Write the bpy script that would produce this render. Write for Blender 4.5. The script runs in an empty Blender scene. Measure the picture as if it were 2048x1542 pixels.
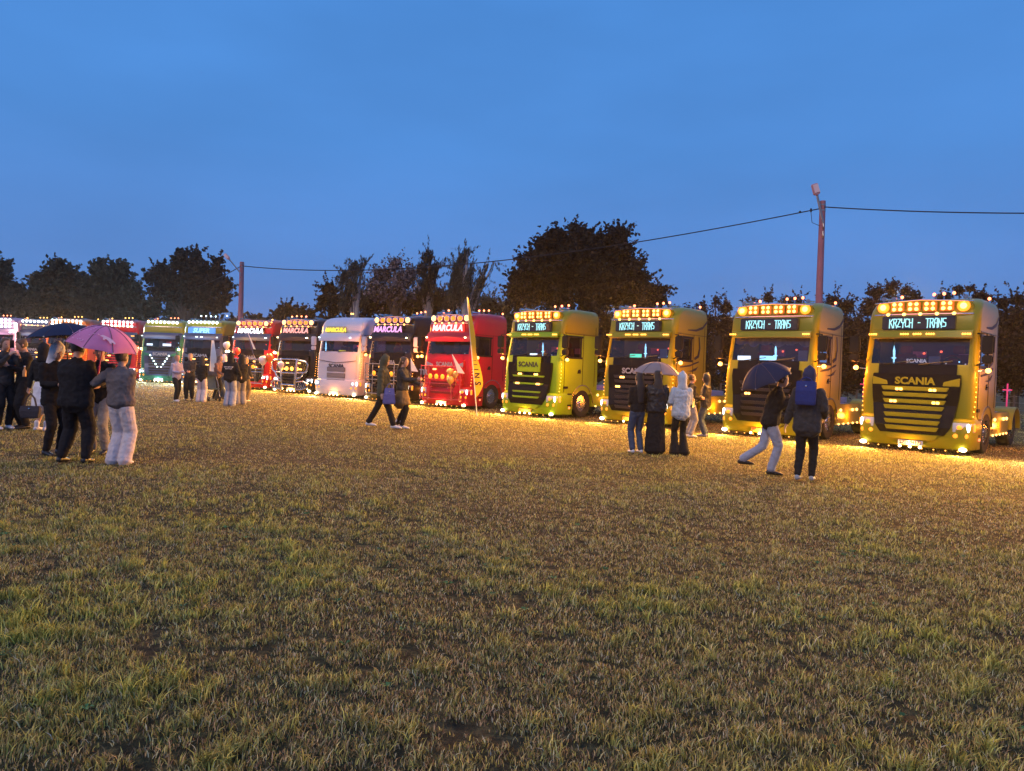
import bpy, bmesh, math, random
import numpy as np
from mathutils import Vector, Matrix
R = math.radians
random.seed(7); RNG = np.random.default_rng(7)
sc = bpy.context.scene
COL = sc.collection

# ------------------------------------------------------------------ camera
F, CX, CY, CAMH = 1450.0, 1024.0, 771.0, 1.62
PITCH, ROLL = R(1.3), R(2.2)
cam_d = bpy.data.cameras.new("camera"); cam = bpy.data.objects.new("camera", cam_d); COL.objects.link(cam)
cam_d.sensor_width = 36; cam_d.lens = 36*F/2048; cam_d.clip_end = 2000; cam_d.clip_start = 0.05
MC = Matrix.Translation((0, 0, CAMH)) @ Matrix.Rotation(R(90)-PITCH, 4, 'X') @ Matrix.Rotation(ROLL, 4, 'Z')
cam.matrix_world = MC
sc.camera = cam
R3 = MC.to_3x3()
def ray(px, py): return R3 @ Vector(((px-CX)/F, -(py-CY)/F, -1))
def at(px, py, Y):
    d = ray(px, py); return Vector((0, 0, CAMH)) + d*(Y/d.y)
def gnd(px, py):
    d = ray(px, py); return Vector((0, 0, CAMH)) + d*(-CAMH/d.z)
def hor(px): return 738 + .0384*(px-1024)

# ------------------------------------------------------------------ world
w = bpy.data.worlds.new("World"); sc.world = w; w.use_nodes = True
nt = w.node_tree; nt.nodes.clear()
N = nt.nodes.new; L = nt.links.new
out = N('ShaderNodeOutputWorld'); bg = N('ShaderNodeBackground'); L(bg.outputs[0], out.inputs[0])
tc = N('ShaderNodeTexCoord'); sep = N('ShaderNodeSeparateXYZ'); L(tc.outputs['Generated'], sep.inputs[0])
ramp = N('ShaderNodeValToRGB'); L(sep.outputs[2], ramp.inputs[0])
e = ramp.color_ramp.elements
e[0].position = 0.0; e[0].color = (.115, .225, .56, 1)
e[1].position = 1.0; e[1].color = (.085, .27, .66, 1)
for p, c in ((.10, (.095, .240, .60, 1)), (.28, (.075, .255, .66, 1)), (.5, (.072, .27, .72, 1))):
    k = e.new(p); k.color = c
noi = N('ShaderNodeTexNoise'); noi.inputs['Scale'].default_value = 1.7; noi.inputs['Detail'].default_value = 4
mp = N('ShaderNodeMapping'); mp.inputs['Scale'].default_value = (1, 1, 3.2); L(tc.outputs['Generated'], mp.inputs[0]); L(mp.outputs[0], noi.inputs[0])
mr = N('ShaderNodeMapRange'); mr.inputs[1].default_value = .3; mr.inputs[2].default_value = .7; mr.inputs[3].default_value = .87; mr.inputs[4].default_value = 1.10
L(noi.outputs[0], mr.inputs[0])
mul = N('ShaderNodeVectorMath'); mul.operation = 'SCALE'; L(ramp.outputs[0], mul.inputs[0]); L(mr.outputs[0], mul.inputs['Scale'])
sky = N('ShaderNodeTexSky'); sky.sky_type = 'NISHITA'; sky.sun_disc = False; sky.sun_elevation = R(-3); sky.sun_rotation = R(200)
skm = N('ShaderNodeVectorMath'); skm.operation = 'SCALE'; skm.inputs['Scale'].default_value = .1; L(sky.outputs[0], skm.inputs[0])
add = N('ShaderNodeVectorMath'); add.operation = 'ADD'; L(mul.outputs[0], add.inputs[0]); L(skm.outputs[0], add.inputs[1])
L(add.outputs[0], bg.inputs[0]); bg.inputs[1].default_value = 1.0
sc.view_settings.view_transform = 'Standard'; sc.view_settings.look = 'None'
sc.view_settings.exposure = 0; sc.view_settings.gamma = 1
sc.cycles.use_denoising = True; sc.cycles.max_bounces = 5; sc.cycles.diffuse_bounces = 2; sc.cycles.glossy_bounces = 3
sc.cycles.transmission_bounces = 4; sc.cycles.transparent_max_bounces = 10; sc.cycles.volume_bounces = 0
sc.cycles.sample_clamp_indirect = 3; sc.cycles.caustics_reflective = False; sc.cycles.caustics_refractive = False
sc.cycles.use_light_tree = True
LP = dict(roof=800, bump=680, ball=190, side=26, inner=5, plate=22, deck=14, up=60)   # lamp power

sun_d = bpy.data.lights.new('warm_fill', 'SUN'); sun_d.energy = 1.35; sun_d.color = (1, .68, .42); sun_d.angle = R(28)
sun = bpy.data.objects.new('warm_fill', sun_d); COL.objects.link(sun); sun.rotation_euler = (R(50), 0, R(-38))   # added warm fill from behind the camera, to brighten the field
# ------------------------------------------------------------------ materials
MATS = {}
def mat(name, col, rough=.6, metal=0, spec=.5, coat=0, noise=None, bump=None, emit=None, es=0, alpha=None, sub=None):
    if name in MATS: return MATS[name]
    m = bpy.data.materials.new(name); m.use_nodes = True; t = m.node_tree; b = t.nodes['Principled BSDF']
    b.inputs['Base Color'].default_value = (*col, 1); b.inputs['Roughness'].default_value = rough
    b.inputs['Metallic'].default_value = metal; b.inputs['Specular IOR Level'].default_value = spec
    b.inputs['Coat Weight'].default_value = coat; b.inputs['Coat Roughness'].default_value = .08
    if sub: b.inputs['Subsurface Weight'].default_value = sub
    if noise:   # (scale, amount)
        c = t.nodes.new('ShaderNodeTexCoord'); n = t.nodes.new('ShaderNodeTexNoise'); n.inputs['Scale'].default_value = noise[0]; n.inputs['Detail'].default_value = 5
        t.links.new(c.outputs['Object'], n.inputs[0])
        x = t.nodes.new('ShaderNodeMix'); x.data_type = 'RGBA'
        x.inputs[6].default_value = (*[v*(1-noise[1]) for v in col], 1); x.inputs[7].default_value = (*[min(1, v*(1+noise[1])) for v in col], 1)
        t.links.new(n.outputs[0], x.inputs[0]); t.links.new(x.outputs[2], b.inputs['Base Color'])
    if bump:
        c = t.nodes.new('ShaderNodeTexCoord'); n = t.nodes.new('ShaderNodeTexNoise'); n.inputs['Scale'].default_value = bump[0]; n.inputs['Detail'].default_value = 4
        t.links.new(c.outputs['Object'], n.inputs[0]); bp = t.nodes.new('ShaderNodeBump'); bp.inputs['Strength'].default_value = bump[1]; bp.inputs['Distance'].default_value = .02
        t.links.new(n.outputs[0], bp.inputs['Height']); t.links.new(bp.outputs[0], b.inputs['Normal'])
    if emit:
        b.inputs['Emission Color'].default_value = (*emit, 1); b.inputs['Emission Strength'].default_value = es
        m.cycles.emission_sampling = 'NONE'
    if alpha is not None: b.inputs['Alpha'].default_value = alpha
    MATS[name] = m; return m
def paint(name, col): return mat('paint_'+name, col, rough=.30, spec=.3, coat=.08, noise=(1.5, .10), bump=(3, .03))
def cloth(name, col, r=.9): return mat('cloth_'+name, col, rough=r, spec=.2, noise=(14, .22), bump=(28, .35))
AMB = (1, .27, .03)
M_AMB = mat('amber_lamp', (.8, .3, .03), emit=(1, .40, .06), es=4.5)
M_AMB2 = mat('amber_lamp_bright', (.8, .3, .03), emit=(1, .50, .12), es=5)
M_AMBD = mat('amber_lamp_dim', (.8, .25, .02), emit=(1, .30, .02), es=1.6)
M_RED = mat('red_lamp', (.8, .05, .02), emit=(1, .13, .05), es=5)
M_REDT = mat('roof_marker', (.8, .15, .05), emit=(1, .24, .10), es=6)
M_WHT = mat('white_lamp', (.8, .8, .8), emit=(.70, .97, 1), es=5)
M_WRM = mat('warm_lamp', (.9, .8, .5), emit=(1, .80, .42), es=12)
M_CYAN = mat('led_text', (.2, .5, .5), emit=(.42, .92, 1), es=1.0)
M_LITW = mat('lit_white_text', (.5, .5, .5), emit=(1, .93, .95), es=1.0)
M_LITY = mat('lit_yellow_text', (.9, .8, .1), emit=(1, .85, .05), es=1.1)
M_LITP = mat('lit_pink_text', (.4, .2, .4), emit=(1, .5, 1), es=1.0)
M_PANR = mat('lit_red_panel', (.7, .05, .05), emit=(1, .05, .05), es=.75)
M_PANB = mat('lit_blue_panel', (.1, .3, .7), emit=(.08, .35, .9), es=.8)
M_PANW = mat('lit_white_panel', (.9, .9, .9), emit=(.8, 1, 1), es=4)
M_GRN = mat('lit_green_panel', (.1, .9, .5), emit=(.15, .9, .5), es=3)
M_BLU = mat('dash_blue', (.3, .8, 1), emit=(.35, .8, 1), es=4.0)
M_LED = mat('led_board', (.025, .028, .045), rough=.25)
M_BLK = mat('black_plastic', (.010, .010, .012), rough=.45, spec=.25, bump=(20, .05))
M_GBK = mat('gloss_black', (.006, .005, .007), rough=.14, spec=.2)
M_RUB = mat('rubber', (.022, .021, .021), rough=.85, bump=(30, .3))
M_CHR = mat('chrome', (.72, .72, .74), rough=.18, metal=1)
M_STL = mat('steel', (.35, .34, .34), rough=.42, metal=.9)
M_INT = mat('cab_interior', (.07, .05, .085), rough=.8, noise=(4, .4))
M_SEAT = mat('seat_fabric', (.16, .03, .04), rough=.9, noise=(8, .3))
M_CURT = mat('curtain_fabric', (.62, .58, .66), rough=.9)
M_DECK = mat('deck_plate', (.55, .50, .58), rough=.45, metal=.2, noise=(6, .2))
M_PINK = mat('pink_rod', (.8, .1, .3), emit=(1, .05, .22), es=.3)
M_PLATE = mat('number_plate', (.75, .75, .78), rough=.4)
M_TXT = mat('dark_text', (.02, .02, .03), rough=.5)
M_HLG = mat('headlamp_glass', (.55, .6, .7), rough=.1, spec=.8, coat=1)
M_SILV = mat('silver_text', (.45, .45, .5), rough=.3, metal=.6)
def glassmat():
    m = bpy.data.materials.new('cab_glass'); m.use_nodes = True; t = m.node_tree; t.nodes.clear()
    o = t.nodes.new('ShaderNodeOutputMaterial'); mx = t.nodes.new('ShaderNodeMixShader'); g = t.nodes.new('ShaderNodeBsdfGlossy'); tr = t.nodes.new('ShaderNodeBsdfTransparent')
    lw = t.nodes.new('ShaderNodeLayerWeight'); lw.inputs[0].default_value = .12; g.inputs['Roughness'].default_value = .04
    ad = t.nodes.new('ShaderNodeMath'); ad.operation = 'ADD'; ad.inputs[1].default_value = .07; t.links.new(lw.outputs['Fresnel'], ad.inputs[0])
    tr.inputs[0].default_value = (.36, .35, .45, 1)
    t.links.new(ad.outputs[0], mx.inputs[0]); t.links.new(tr.outputs[0], mx.inputs[1]); t.links.new(g.outputs[0], mx.inputs[2]); t.links.new(mx.outputs[0], o.inputs[0])
    return m
M_GLS = glassmat()

# ------------------------------------------------------------------ mesh helpers
class B:
    """collects shapes; build() links them as one mesh object"""
    def __init__(s): s.v = []; s.f = []; s.mi = []; s.cur = 0
    def add(s, v, f):
        o = len(s.v); s.v += [tuple(p) for p in v]; s.f += [tuple(i+o for i in q) for q in f]; s.mi += [s.cur]*len(f); return s
    def box(s, x0, x1, y0, y1, z0, z1, M=None):
        v = [(x, y, z) for z in (z0, z1) for y in (y0, y1) for x in (x0, x1)]
        if M: v = [M @ Vector(p) for p in v]
        return s.add(v, [(0, 2, 3, 1), (4, 5, 7, 6), (0, 1, 5, 4), (2, 6, 7, 3), (0, 4, 6, 2), (1, 3, 7, 5)])
    def loft(s, rings, cap0=True, cap1=True, skip=None, closed=True):
        n = len(rings[0]); v = [p for r in rings for p in r]; f = []
        for i in range(len(rings)-1):
            for j in range(n if closed else n-1):
                k = (j+1) % n
                if skip and skip(i, j): continue
                f.append((i*n+j, i*n+k, (i+1)*n+k, (i+1)*n+j))
        if cap0: f.append(tuple(range(n-1, -1, -1)))
        if cap1: f.append(tuple((len(rings)-1)*n+j for j in range(n)))
        return s.add(v, f)
    def tube(s, pts, rad, n=8, caps=True):
        pts = [Vector(p) for p in pts]
        if not hasattr(rad, '__len__'): rad = [rad]*len(pts)
        rings = []; up = None
        for i, p in enumerate(pts):
            d = (pts[min(i+1, len(pts)-1)]-pts[max(i-1, 0)]).normalized()
            if up is None: up = Vector((0, 0, 1)) if abs(d.z) < .9 else Vector((1, 0, 0))
            a = d.cross(up); a.normalize(); b = a.cross(d); up = b
            rings.append([p+(a*math.cos(t)+b*math.sin(t))*rad[i] for t in [2*math.pi*k/n for k in range(n)]])
        return s.loft(rings, caps, caps)
    def ell(s, c, r, n=10, m=6, M=None):
        c = Vector(c); rings = []
        for i in range(m+1):
            a = -math.pi/2+math.pi*i/m; a = max(min(a, 1.5), -1.5)
            ring = [Vector((r[0]*math.cos(a)*math.cos(t), r[1]*math.cos(a)*math.sin(t), r[2]*math.sin(a))) for t in [2*math.pi*k/n for k in range(n)]]
            rings.append([(M @ p if M else p)+c for p in ring])
        return s.loft(rings)
    def disc(s, c, r, axis='y', h=.03, n=14):
        c = Vector(c); rings = []
        for t in (-h/2, h/2):
            ring = []
            for k in range(n):
                a = 2*math.pi*k/n
                ring.append(c+(Vector((r*math.cos(a), t, r*math.sin(a))) if axis == 'y' else Vector((t, r*math.cos(a), r*math.sin(a))) if axis == 'x' else Vector((r*math.cos(a), r*math.sin(a), t))))
            rings.append(ring)
        return s.loft(rings)
    def prism(s, poly, a0, a1, axis='y'):
        f = (lambda p, t: (p[0], t, p[1])) if axis == 'y' else (lambda p, t: (t, p[0], p[1])) if axis == 'x' else (lambda p, t: (p[0], p[1], t))
        return s.loft([[f(p, a0) for p in poly], [f(p, a1) for p in poly]])
    def build(s, name, m, parent=None, smooth=False, bevel=0, loc=None):
        me = bpy.data.meshes.new(name); me.from_pydata([tuple(p) for p in s.v], [], s.f)
        ms = m if isinstance(m, (list, tuple)) else [m]
        for x in ms: me.materials.append(x)
        if len(ms) > 1: me.polygons.foreach_set('material_index', s.mi)
        bm = bmesh.new(); bm.from_mesh(me); bmesh.ops.recalc_face_normals(bm, faces=bm.faces)
        if bevel: bmesh.ops.bevel(bm, geom=[e for e in bm.edges if e.is_manifold and e.calc_face_angle(0) > .5], offset=bevel, segments=2, affect='EDGES')
        bm.to_mesh(me); bm.free()
        if smooth:
            me.polygons.foreach_set('use_smooth', [True]*len(me.polygons))
            me.set_sharp_from_angle(angle=R(38))
        o = bpy.data.objects.new(name, me); COL.objects.link(o)
        if parent: o.parent = parent
        if loc is not None: o.location = loc
        return o
def tag(o, label=None, cat=None, group=None, kind=None):
    if label: o['label'] = label
    if cat: o['category'] = cat
    if group: o['group'] = group
    if kind: o['kind'] = kind
    return o
def empty(name, loc=(0, 0, 0), rz=0):
    o = bpy.data.objects.new(name, None); COL.objects.link(o); o.location = loc; o.rotation_euler = (0, 0, rz); return o
def lamp(kind, loc, power, col, parent, size=.1, rot=None, sy=None, blend=.6, ang=120):
    l = bpy.data.lights.new('lamp_light', kind); l.energy = power; l.color = col
    if kind == 'AREA':
        l.size = size
        if sy: l.shape = 'RECTANGLE'; l.size_y = sy
    else: l.shadow_soft_size = size
    if kind == 'SPOT': l.spot_size = R(ang); l.spot_blend = blend
    o = bpy.data.objects.new('lamp_light', l); COL.objects.link(o); o.location = loc
    if rot: o.rotation_euler = rot
    o.parent = parent; return o
_fc = {}
def text_verts(s, size, shear=0, bold=.02, sx=1):
    key = (s, size, shear, bold, sx)
    if key in _fc: return _fc[key]
    cu = bpy.data.curves.new('t', 'FONT'); cu.body = s; cu.size = size; cu.shear = shear; cu.offset = bold*size; cu.align_x = 'CENTER'; cu.align_y = 'CENTER'
    cu.extrude = .004; cu.resolution_u = 3
    o = bpy.data.objects.new('t', cu); COL.objects.link(o)
    dg = bpy.context.evaluated_depsgraph_get(); me = bpy.data.meshes.new_from_object(o.evaluated_get(dg))
    v = [(p.co.x*sx, p.co.y, p.co.z) for p in me.vertices]; f = [tuple(p.vertices) for p in me.polygons]
    bpy.data.objects.remove(o); bpy.data.meshes.remove(me); _fc[key] = (v, f); return v, f
def text_front(b, s, x, y, z, size, **k):      # facing -Y
    v, f = text_verts(s, size, **k); return b.add([(x+p[0], y-p[2], z+p[1]) for p in v], f)
GL = {'K': [[(0, -1), (0, 6)], [(3.4, 6), (.3, 3)], [(1, 3.4), (3.4, 0), (3.6, -1)]],
      'R': [[(.2, -.8), (.2, 6), (3, 6), (3.4, 4.6), (2.8, 3.2), (.6, 3)], [(1.8, 3), (3.6, 0), (3.6, -1)]],
      'Z': [[(0, 6), (3.4, 6), (.2, .6), (.2, 0), (3.5, 0)]],
      'Y': [[(0, 6.2), (0, 3.5), (1.8, 2.8), (3.4, 3.6), (3.4, 6.2)], [(1.8, 2.8), (1.8, 0), (1.6, -.8)]],
      'C': [[(3.3, 5.2), (2.8, 6), (.5, 6), (0, 5), (0, 1), (.5, 0), (2.8, 0), (3.3, .8)]],
      'H': [[(0, -.6), (0, 6)], [(3.2, 6.2), (3.2, -1)], [(0, 3), (3.2, 3)]],
      '-': [[(.4, 3), (2.8, 3)]],
      'T': [[(-.2, 6), (3.8, 6)], [(1.8, 6), (1.8, 0), (1.5, -1)]],
      'A': [[(0, -.8), (.4, 5), (1.2, 6.2), (3, 6.2), (3.3, 5), (3.3, -1)], [(.2, 2.6), (3.3, 2.6)]],
      'N': [[(0, -.6), (0, 6)], [(0, 5.5), (3.2, .5)], [(3.2, 6.2), (3.2, -1)]],
      'S': [[(3.4, 6), (.4, 6), (0, 5), (.3, 3.3), (3, 2.8), (3.3, 1), (2.8, 0), (-.3, 0)]], ' ': []}
def spike_text(b, s, x, y, z, width, height):
    cw = 4.6; n = len(s); u = width/(n*cw-1); v = height/6
    for i, c in enumerate(s):
        for pl in GL[c]:
            for (x0, z0), (x1, z1) in zip(pl, pl[1:]):
                p = Vector(((i*cw+x0)*u-width/2, (z0-3)*v)); q = Vector(((i*cw+x1)*u-width/2, (z1-3)*v)); d = (q-p).normalized(); nn = Vector((-d.y, d.x))*.62*u; p -= d*.3*u; q += d*.3*u
                b.prism([(x+t.x, z+t.y) for t in (p-nn, q-nn*.7, q+nn*.7, p+nn)], y-.012, y)
    return b

# ------------------------------------------------------------------ trucks
def rrect(hw, yf, yb, r, bulge, z, sides):
    """closed ring, front (-Y) first from x=-hw to +hw, then the +x side at fixed y stations, back, the -x side"""
    pts = []; nf = 12
    for i in range(nf+1):
        x = -(hw-r)+2*(hw-r)*i/nf; pts.append((x, yf-bulge*(1-(x/hw)**2), z))
    y0 = yf-bulge*(1-((hw-r)/hw)**2)
    for i in range(1, 4):
        a = R(90*i/4); pts.append((hw-r+r*math.sin(a), y0+r*(1-math.cos(a)), z))
    for y in sides: pts.append((hw, max(y, y0+r), z))
    pts.append((hw-.06, yb, z)); pts.append((-(hw-.06), yb, z))
    for y in reversed(sides): pts.append((-hw, max(y, y0+r), z))
    for i in range(3, 0, -1):
        a = R(90*i/4); pts.append((-(hw-r+r*math.sin(a)), y0+r*(1-math.cos(a)), z))
    return pts
SIDES = [.30, .42, 1.16, 1.30, 1.9, 2.24]
NF = 12
LEV = [(.82, 1.22, .00, .16, .05), (1.2, 1.24, .00, .16, .06), (1.7, 1.24, .02, .17, .07), (2.04, 1.23, .05, .17, .08), (2.12, 1.23, .07, .17, .08),
       (2.78, 1.22, .20, .17, .07), (2.88, 1.22, .18, .17, .07), (3.28, 1.22, .22, .18, .06), (3.46, 1.21, .30, .2, .05), (3.60, 1.19, .44, .22, .04), (3.70, 1.14, .66, .24, .03), (3.76, 1.04, .95, .25, .02), (3.79, .9, 1.25, .25, .01)]
def stations():
    r = rrect(1, 0, 2, .1, 0, 0, SIDES); return len(r)
NS = stations()
J_SIDE = NF+3          # face index j joining last corner pt(15) to first side pt
WI = 4                 # level interval 2.12 -> 2.78 is window
def win_front(j): return 0 <= j < NF
def win_side(j):       # station faces between side points: first side pt index 16
    k = j-(NF+4); 
    if k == 1: return 1              # y .42 - 1.16
    s = NS-1-3                       # mirrored
    km = (NS-4)-j
    if km-1 == 1: return 2
    return 0
def rings(levels=LEV, dh=0): return [rrect(hw, yf, 2.3 if z < 3.7 else 2.28, r, bu, z+dh*(max(0, z-2.9)), SIDES) for z, hw, yf, r, bu in levels]
def wheel(parent, x, y, z, r, out, rim, side):
    t = B(); prof = [(r*.60, -.15), (r*.93, -.16), (r, -.12), (r, .12), (r*.93, .16), (r*.60, .15)]
    n = 28; ringsw = [[(px, q*math.cos(2*math.pi*k/n), q*math.sin(2*math.pi*k/n)) for k in range(n)] for q, px in prof]
    t.loft(ringsw+[ringsw[0]], False, False); tyre = t.build('tyre', M_RUB, parent, True, loc=(x, y, z))
    b = B(); sgn = 1 if side > 0 else -1
    b.disc((0, 0, 0), r*.61, 'x', .18, 28); b.build('rim', rim, parent, True, loc=(x+sgn*.02, y, z))
    h = B(); h.disc((sgn*.12, 0, 0), r*.24, 'x', .09, 16); h.disc((sgn*.10, 0, 0), r*.40, 'x', .04, 20)
    for k in range(10):
        a = 2*math.pi*k/10; h.disc((sgn*.13, r*.33*math.cos(a), r*.33*math.sin(a)), .02, 'x', .05, 6)
    for k in range(8):
        a = 2*math.pi*(k+.5)/8; h.disc((sgn*.112, r*.5*math.cos(a), r*.5*math.sin(a)), r*.06, 'x', .012, 8)
    h.build('hub', M_CHR, parent, True, loc=(x, y, z))
def truck(loc, yaw, c):
    T = empty('truck', loc, R(-yaw)); tag(T, c['label'], 'truck', 'show trucks parked side by side on the grass')
    s = c.get('scale', 1); T.scale = (s, s, s)
    P = c['paint']; far = c.get('far', 0)
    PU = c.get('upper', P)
    # cab shell with real openings
    rg = rings()
    b = B(); b.loft(rg, cap0=False, cap1=True, skip=lambda i, j: i == WI and (win_front(j) or win_side(j)))
    b.v = [v for v in b.v]; cabo = b.build('cab', [P, PU], T, True)
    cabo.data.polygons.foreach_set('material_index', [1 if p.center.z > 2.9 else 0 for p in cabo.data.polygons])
    g = B()
    for i in range(NF): g.add([rg[WI][i], rg[WI][i+1], rg[WI+1][i+1], rg[WI+1][i]], [(0, 1, 2, 3)])
    g.v = [(x, y+.012, z) for x, y, z in g.v]; g.build('windscreen', M_GLS, T, True)
    for sd in (1, -1):
        g = B(); y0, y1 = .42, 1.16; x = 1.222*sd
        g.add([(x, y0, 2.12), (x, y1, 2.12), (x-.01*sd, y1, 2.78), (x-.01*sd, y0, 2.78)], [(0, 1, 2, 3)]); g.v = [(p[0]-.015*sd, p[1], p[2]) for p in g.v]
        g.build('side_window', M_GLS, T)
        fr = B(); xx = sorted((1.228*sd, 1.243*sd))
        for a0, a1, z0, z1 in ((.30, 1.30, 2.05, 2.12), (.30, 1.30, 2.78, 2.84), (.34, .42, 2.12, 2.78), (1.16, 1.24, 2.12, 2.78)): fr.box(xx[0], xx[1], a0, a1, z0, z1)
        fr.build('window_frame', M_BLK, T)
    # interior
    it = B(); it.box(-1.1, 1.1, .2, .62, 1.2, 2.10); it.box(-1.12, 1.12, 2.0, 2.06, 1.2, 2.85); it.box(-1.15, 1.15, .3, 2.2, 1.15, 1.2); it.box(-1.1, 1.1, .36, 2.0, 2.80, 2.84); it.box(-1.15, 1.15, 1.45, 2.0, 1.2, 1.75)
    it.build('cab_interior', M_INT, T)
    for k, (x, y, z) in enumerate(((-.35, 1.9, 2.45), (.05, 1.9, 2.5), (.5, .5, 2.16), (.78, .5, 2.2), (.9, .55, 2.15))):
        b = B(); b.ell((x, y, z), (.035, .02, .03) if k < 2 else (.018, .018, .018), 6, 4); b.build('interior_lamp', M_RED if k < 2 else M_BLU if k % 2 else M_LITW, T)
    if not far:
        for x in (-.6, .6):
            st = B(); st.box(x-.25, x+.25, .8, 1.3, 1.55, 1.72); st.box(x-.24, x+.24, 1.22, 1.36, 1.7, 2.4); st.box(x-.14, x+.14, 1.24, 1.34, 2.42, 2.62)
            st.build('seat', c.get('seat', M_SEAT), T, bevel=.03)
        sw = B(); sw.tube([(.6+.22*math.cos(a), .58+.06*math.sin(a), 2.12+.2*math.sin(a)) for a in [2*math.pi*k/16 for k in range(17)]], .018, 6); sw.build('steering_wheel', M_BLK, T)
    lamp('AREA', (0, 1.2, 2.78), LP['inner'], c.get('incol', (.7, .25, .9)), T, 1.2, (0, 0, 0))
    # black band under windscreen, wipers
    gb = B(); rr = [rrect(1.20, .012+(z-1.7)*.09, 1.0, .17, .10, z, SIDES)[1:NF] for z in (1.72, 2.0, 2.12)]
    gb.loft(rr, False, False, closed=False); gb.build('windscreen_base', c.get('base', M_GBK), T, True)
    wp = B()
    for x in (-.75, .05): wp.tube([(x, -.07, 2.1), (x+.7, -.02, 2.2)], .012, 5)
    wp.build('wiper', M_BLK, T)
    # grille
    if not c.get('nextgen'):
        gy = lambda z: -.115-.125*max(0, min(1, (1.15-z)/.45))
        gr = B(); top, bot = c.get('gtop', 1.88), .44; lv_ = ((bot, .70), (.62, .82), (.9, .88), (1.15, .92), (1.3, .94), (1.68, .97), (top, .95))
        gr.loft([[(-w_, gy(z), z), (w_, gy(z), z), (w_, .02, z), (-w_, .02, z)] for z, w_ in lv_])
        gr.build('grille', c.get('grille', M_GBK), T, bevel=.012)
        for z in c.get('slats', (1.52, 1.37, 1.21, 1.06, .88, .72, .57)):
            h = c.get('slath', .045); wd = .58+.16*(z-.5)
            sl = B(); sl.prism([(-wd, z+h), (-wd+.05, z-h), (wd-.05, z-h), (wd, z+h)], gy(z)-.035, gy(z)+.01)
            sl.build('grille_slat', c.get('slatmat', P), T, bevel=.01)
        if c.get('panel'):
            pn = B(); pn.prism([(-.52, 2.06), (-.50, 1.55), (.50, 1.55), (.52, 2.06)], -.165, -.10); pn.build('badge_panel', P, T, bevel=.01)
        if c.get('wings', 1):
            for sd in (1, -1):
                wg = B(); pl = [(sd*x, z) for x, z in ((.95, 1.80), (.62, 1.70), (.60, 1.60), (.95, 1.60))]
                if sd < 0: pl = pl[::-1]
                wg.prism(pl, -.14, -.10); wg.build('grille_wing', c.get('wingmat', P), T, bevel=.012)
        for (x, z) in c.get('glamps', ((-.33, 1.50), (.40, 1.50), (-.45, 1.20), (.48, 1.20))):
            l = B(); l.box(x-.075, x-.01, -.19, -.14, z-.03, z+.03); l.box(x+.01, x+.075, -.19, -.14, z-.03, z+.03); l.build('grille_lamp', c.get('glampmat', M_AMB2), T, bevel=.008)
        for (x, z, r) in c.get('gstars', ()):
            l = B(); l.ell((x, -.19, z), (r, .03, r)); l.build('grille_lamp', c.get('glampmat', M_WHT), T, True)
    else:
        fp = B(); rr = [rrect(1.235, .0-.02, 1.0, .17, .10, z, SIDES)[0:NF+1] for z in (.2, 1.0, 1.9, 2.04)]
        fp.loft(rr, False, False, closed=False); fp.build('front_panel', P, T, True)
        for z, h, wd in ((1.30, .10, .52), (1.02, .11, .52), (.80, .035, .52), (.68, .03, .5), (.56, .03, .5), (.38, .09, .56)):
            g = B(); g.box(-wd, wd, -.15, -.10, z-h, z+h); g.build('grille', mat('mesh_grey', (.16, .16, .2), rough=.5), T, bevel=.015)
        g = B(); g.tube([(-1.1, -.1, 1.72), (-.6, -.14, 1.66), (0, -.155, 1.60), (.6, -.14, 1.66), (1.1, -.1, 1.72)], .012, 5); g.build('panel_seam', M_BLK, T)
    bt = B(); text_front(bt, 'SCANIA', 0, -.165 if c.get('panel') else -.13, c.get('bz', 1.70), .235, bold=.035, sx=1.05); bt.build('badge', c.get('badge', P), T)
    # bumper
    lv = [(.10, 1.15, .03), (.14, 1.22, -.08), (.30, 1.24, -.15), (.60, 1.25, -.15), (.80, 1.25, -.10), (.86, 1.22, -.02)]
    n_ = [rrect(hw, yf, .8, .24, .06, z, [.35, .5, .6, .7, .75, .8]) for z, hw, yf in lv]
    b = B(); b.loft(n_); b.build('bumper', P, T, True)
    if not c.get('nextgen'):
        b = B(); b.prism([(-.62, .44), (-.52, .33), (-.45, .30), (.45, .30), (.52, .33), (.62, .44)], -.25, -.15); b.build('lower_intake', c.get('intake', P), T, bevel=.015)
    pl = B(); pl.box(-.27, .27, -.255, -.215, .165, .275); pp = pl.build('number_plate', c.get('plate', M_PLATE), T, bevel=.005)
    if c.get('ptext'):
        b = B(); text_front(b, c['ptext'], .01, -.262, .22, .115, bold=.01, sx=.9); b.build('plate_text', c.get('ptm', M_TXT), pp)
    for k in range(9):
        x = -.98+.245*k; b = B(); b.ell((x, -.10-.10*(1-(x/1.1)**2), .098), (.018, .018, .014), 6, 4); b.build('edge_lamp', M_AMB, T)
    for x in c.get('plamps', (-.22, 0, .22)):
        b = B(); b.ell((x, -.26, .125), (.035, .02, .03)); b.build('plate_lamp', c.get('plampm', M_WRM), T, True)
    lamp('POINT', (0, -.38, .16), LP['plate']*c.get('pk', 1), c.get('plcol', (1, .35, .08)), T, .06)
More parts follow.
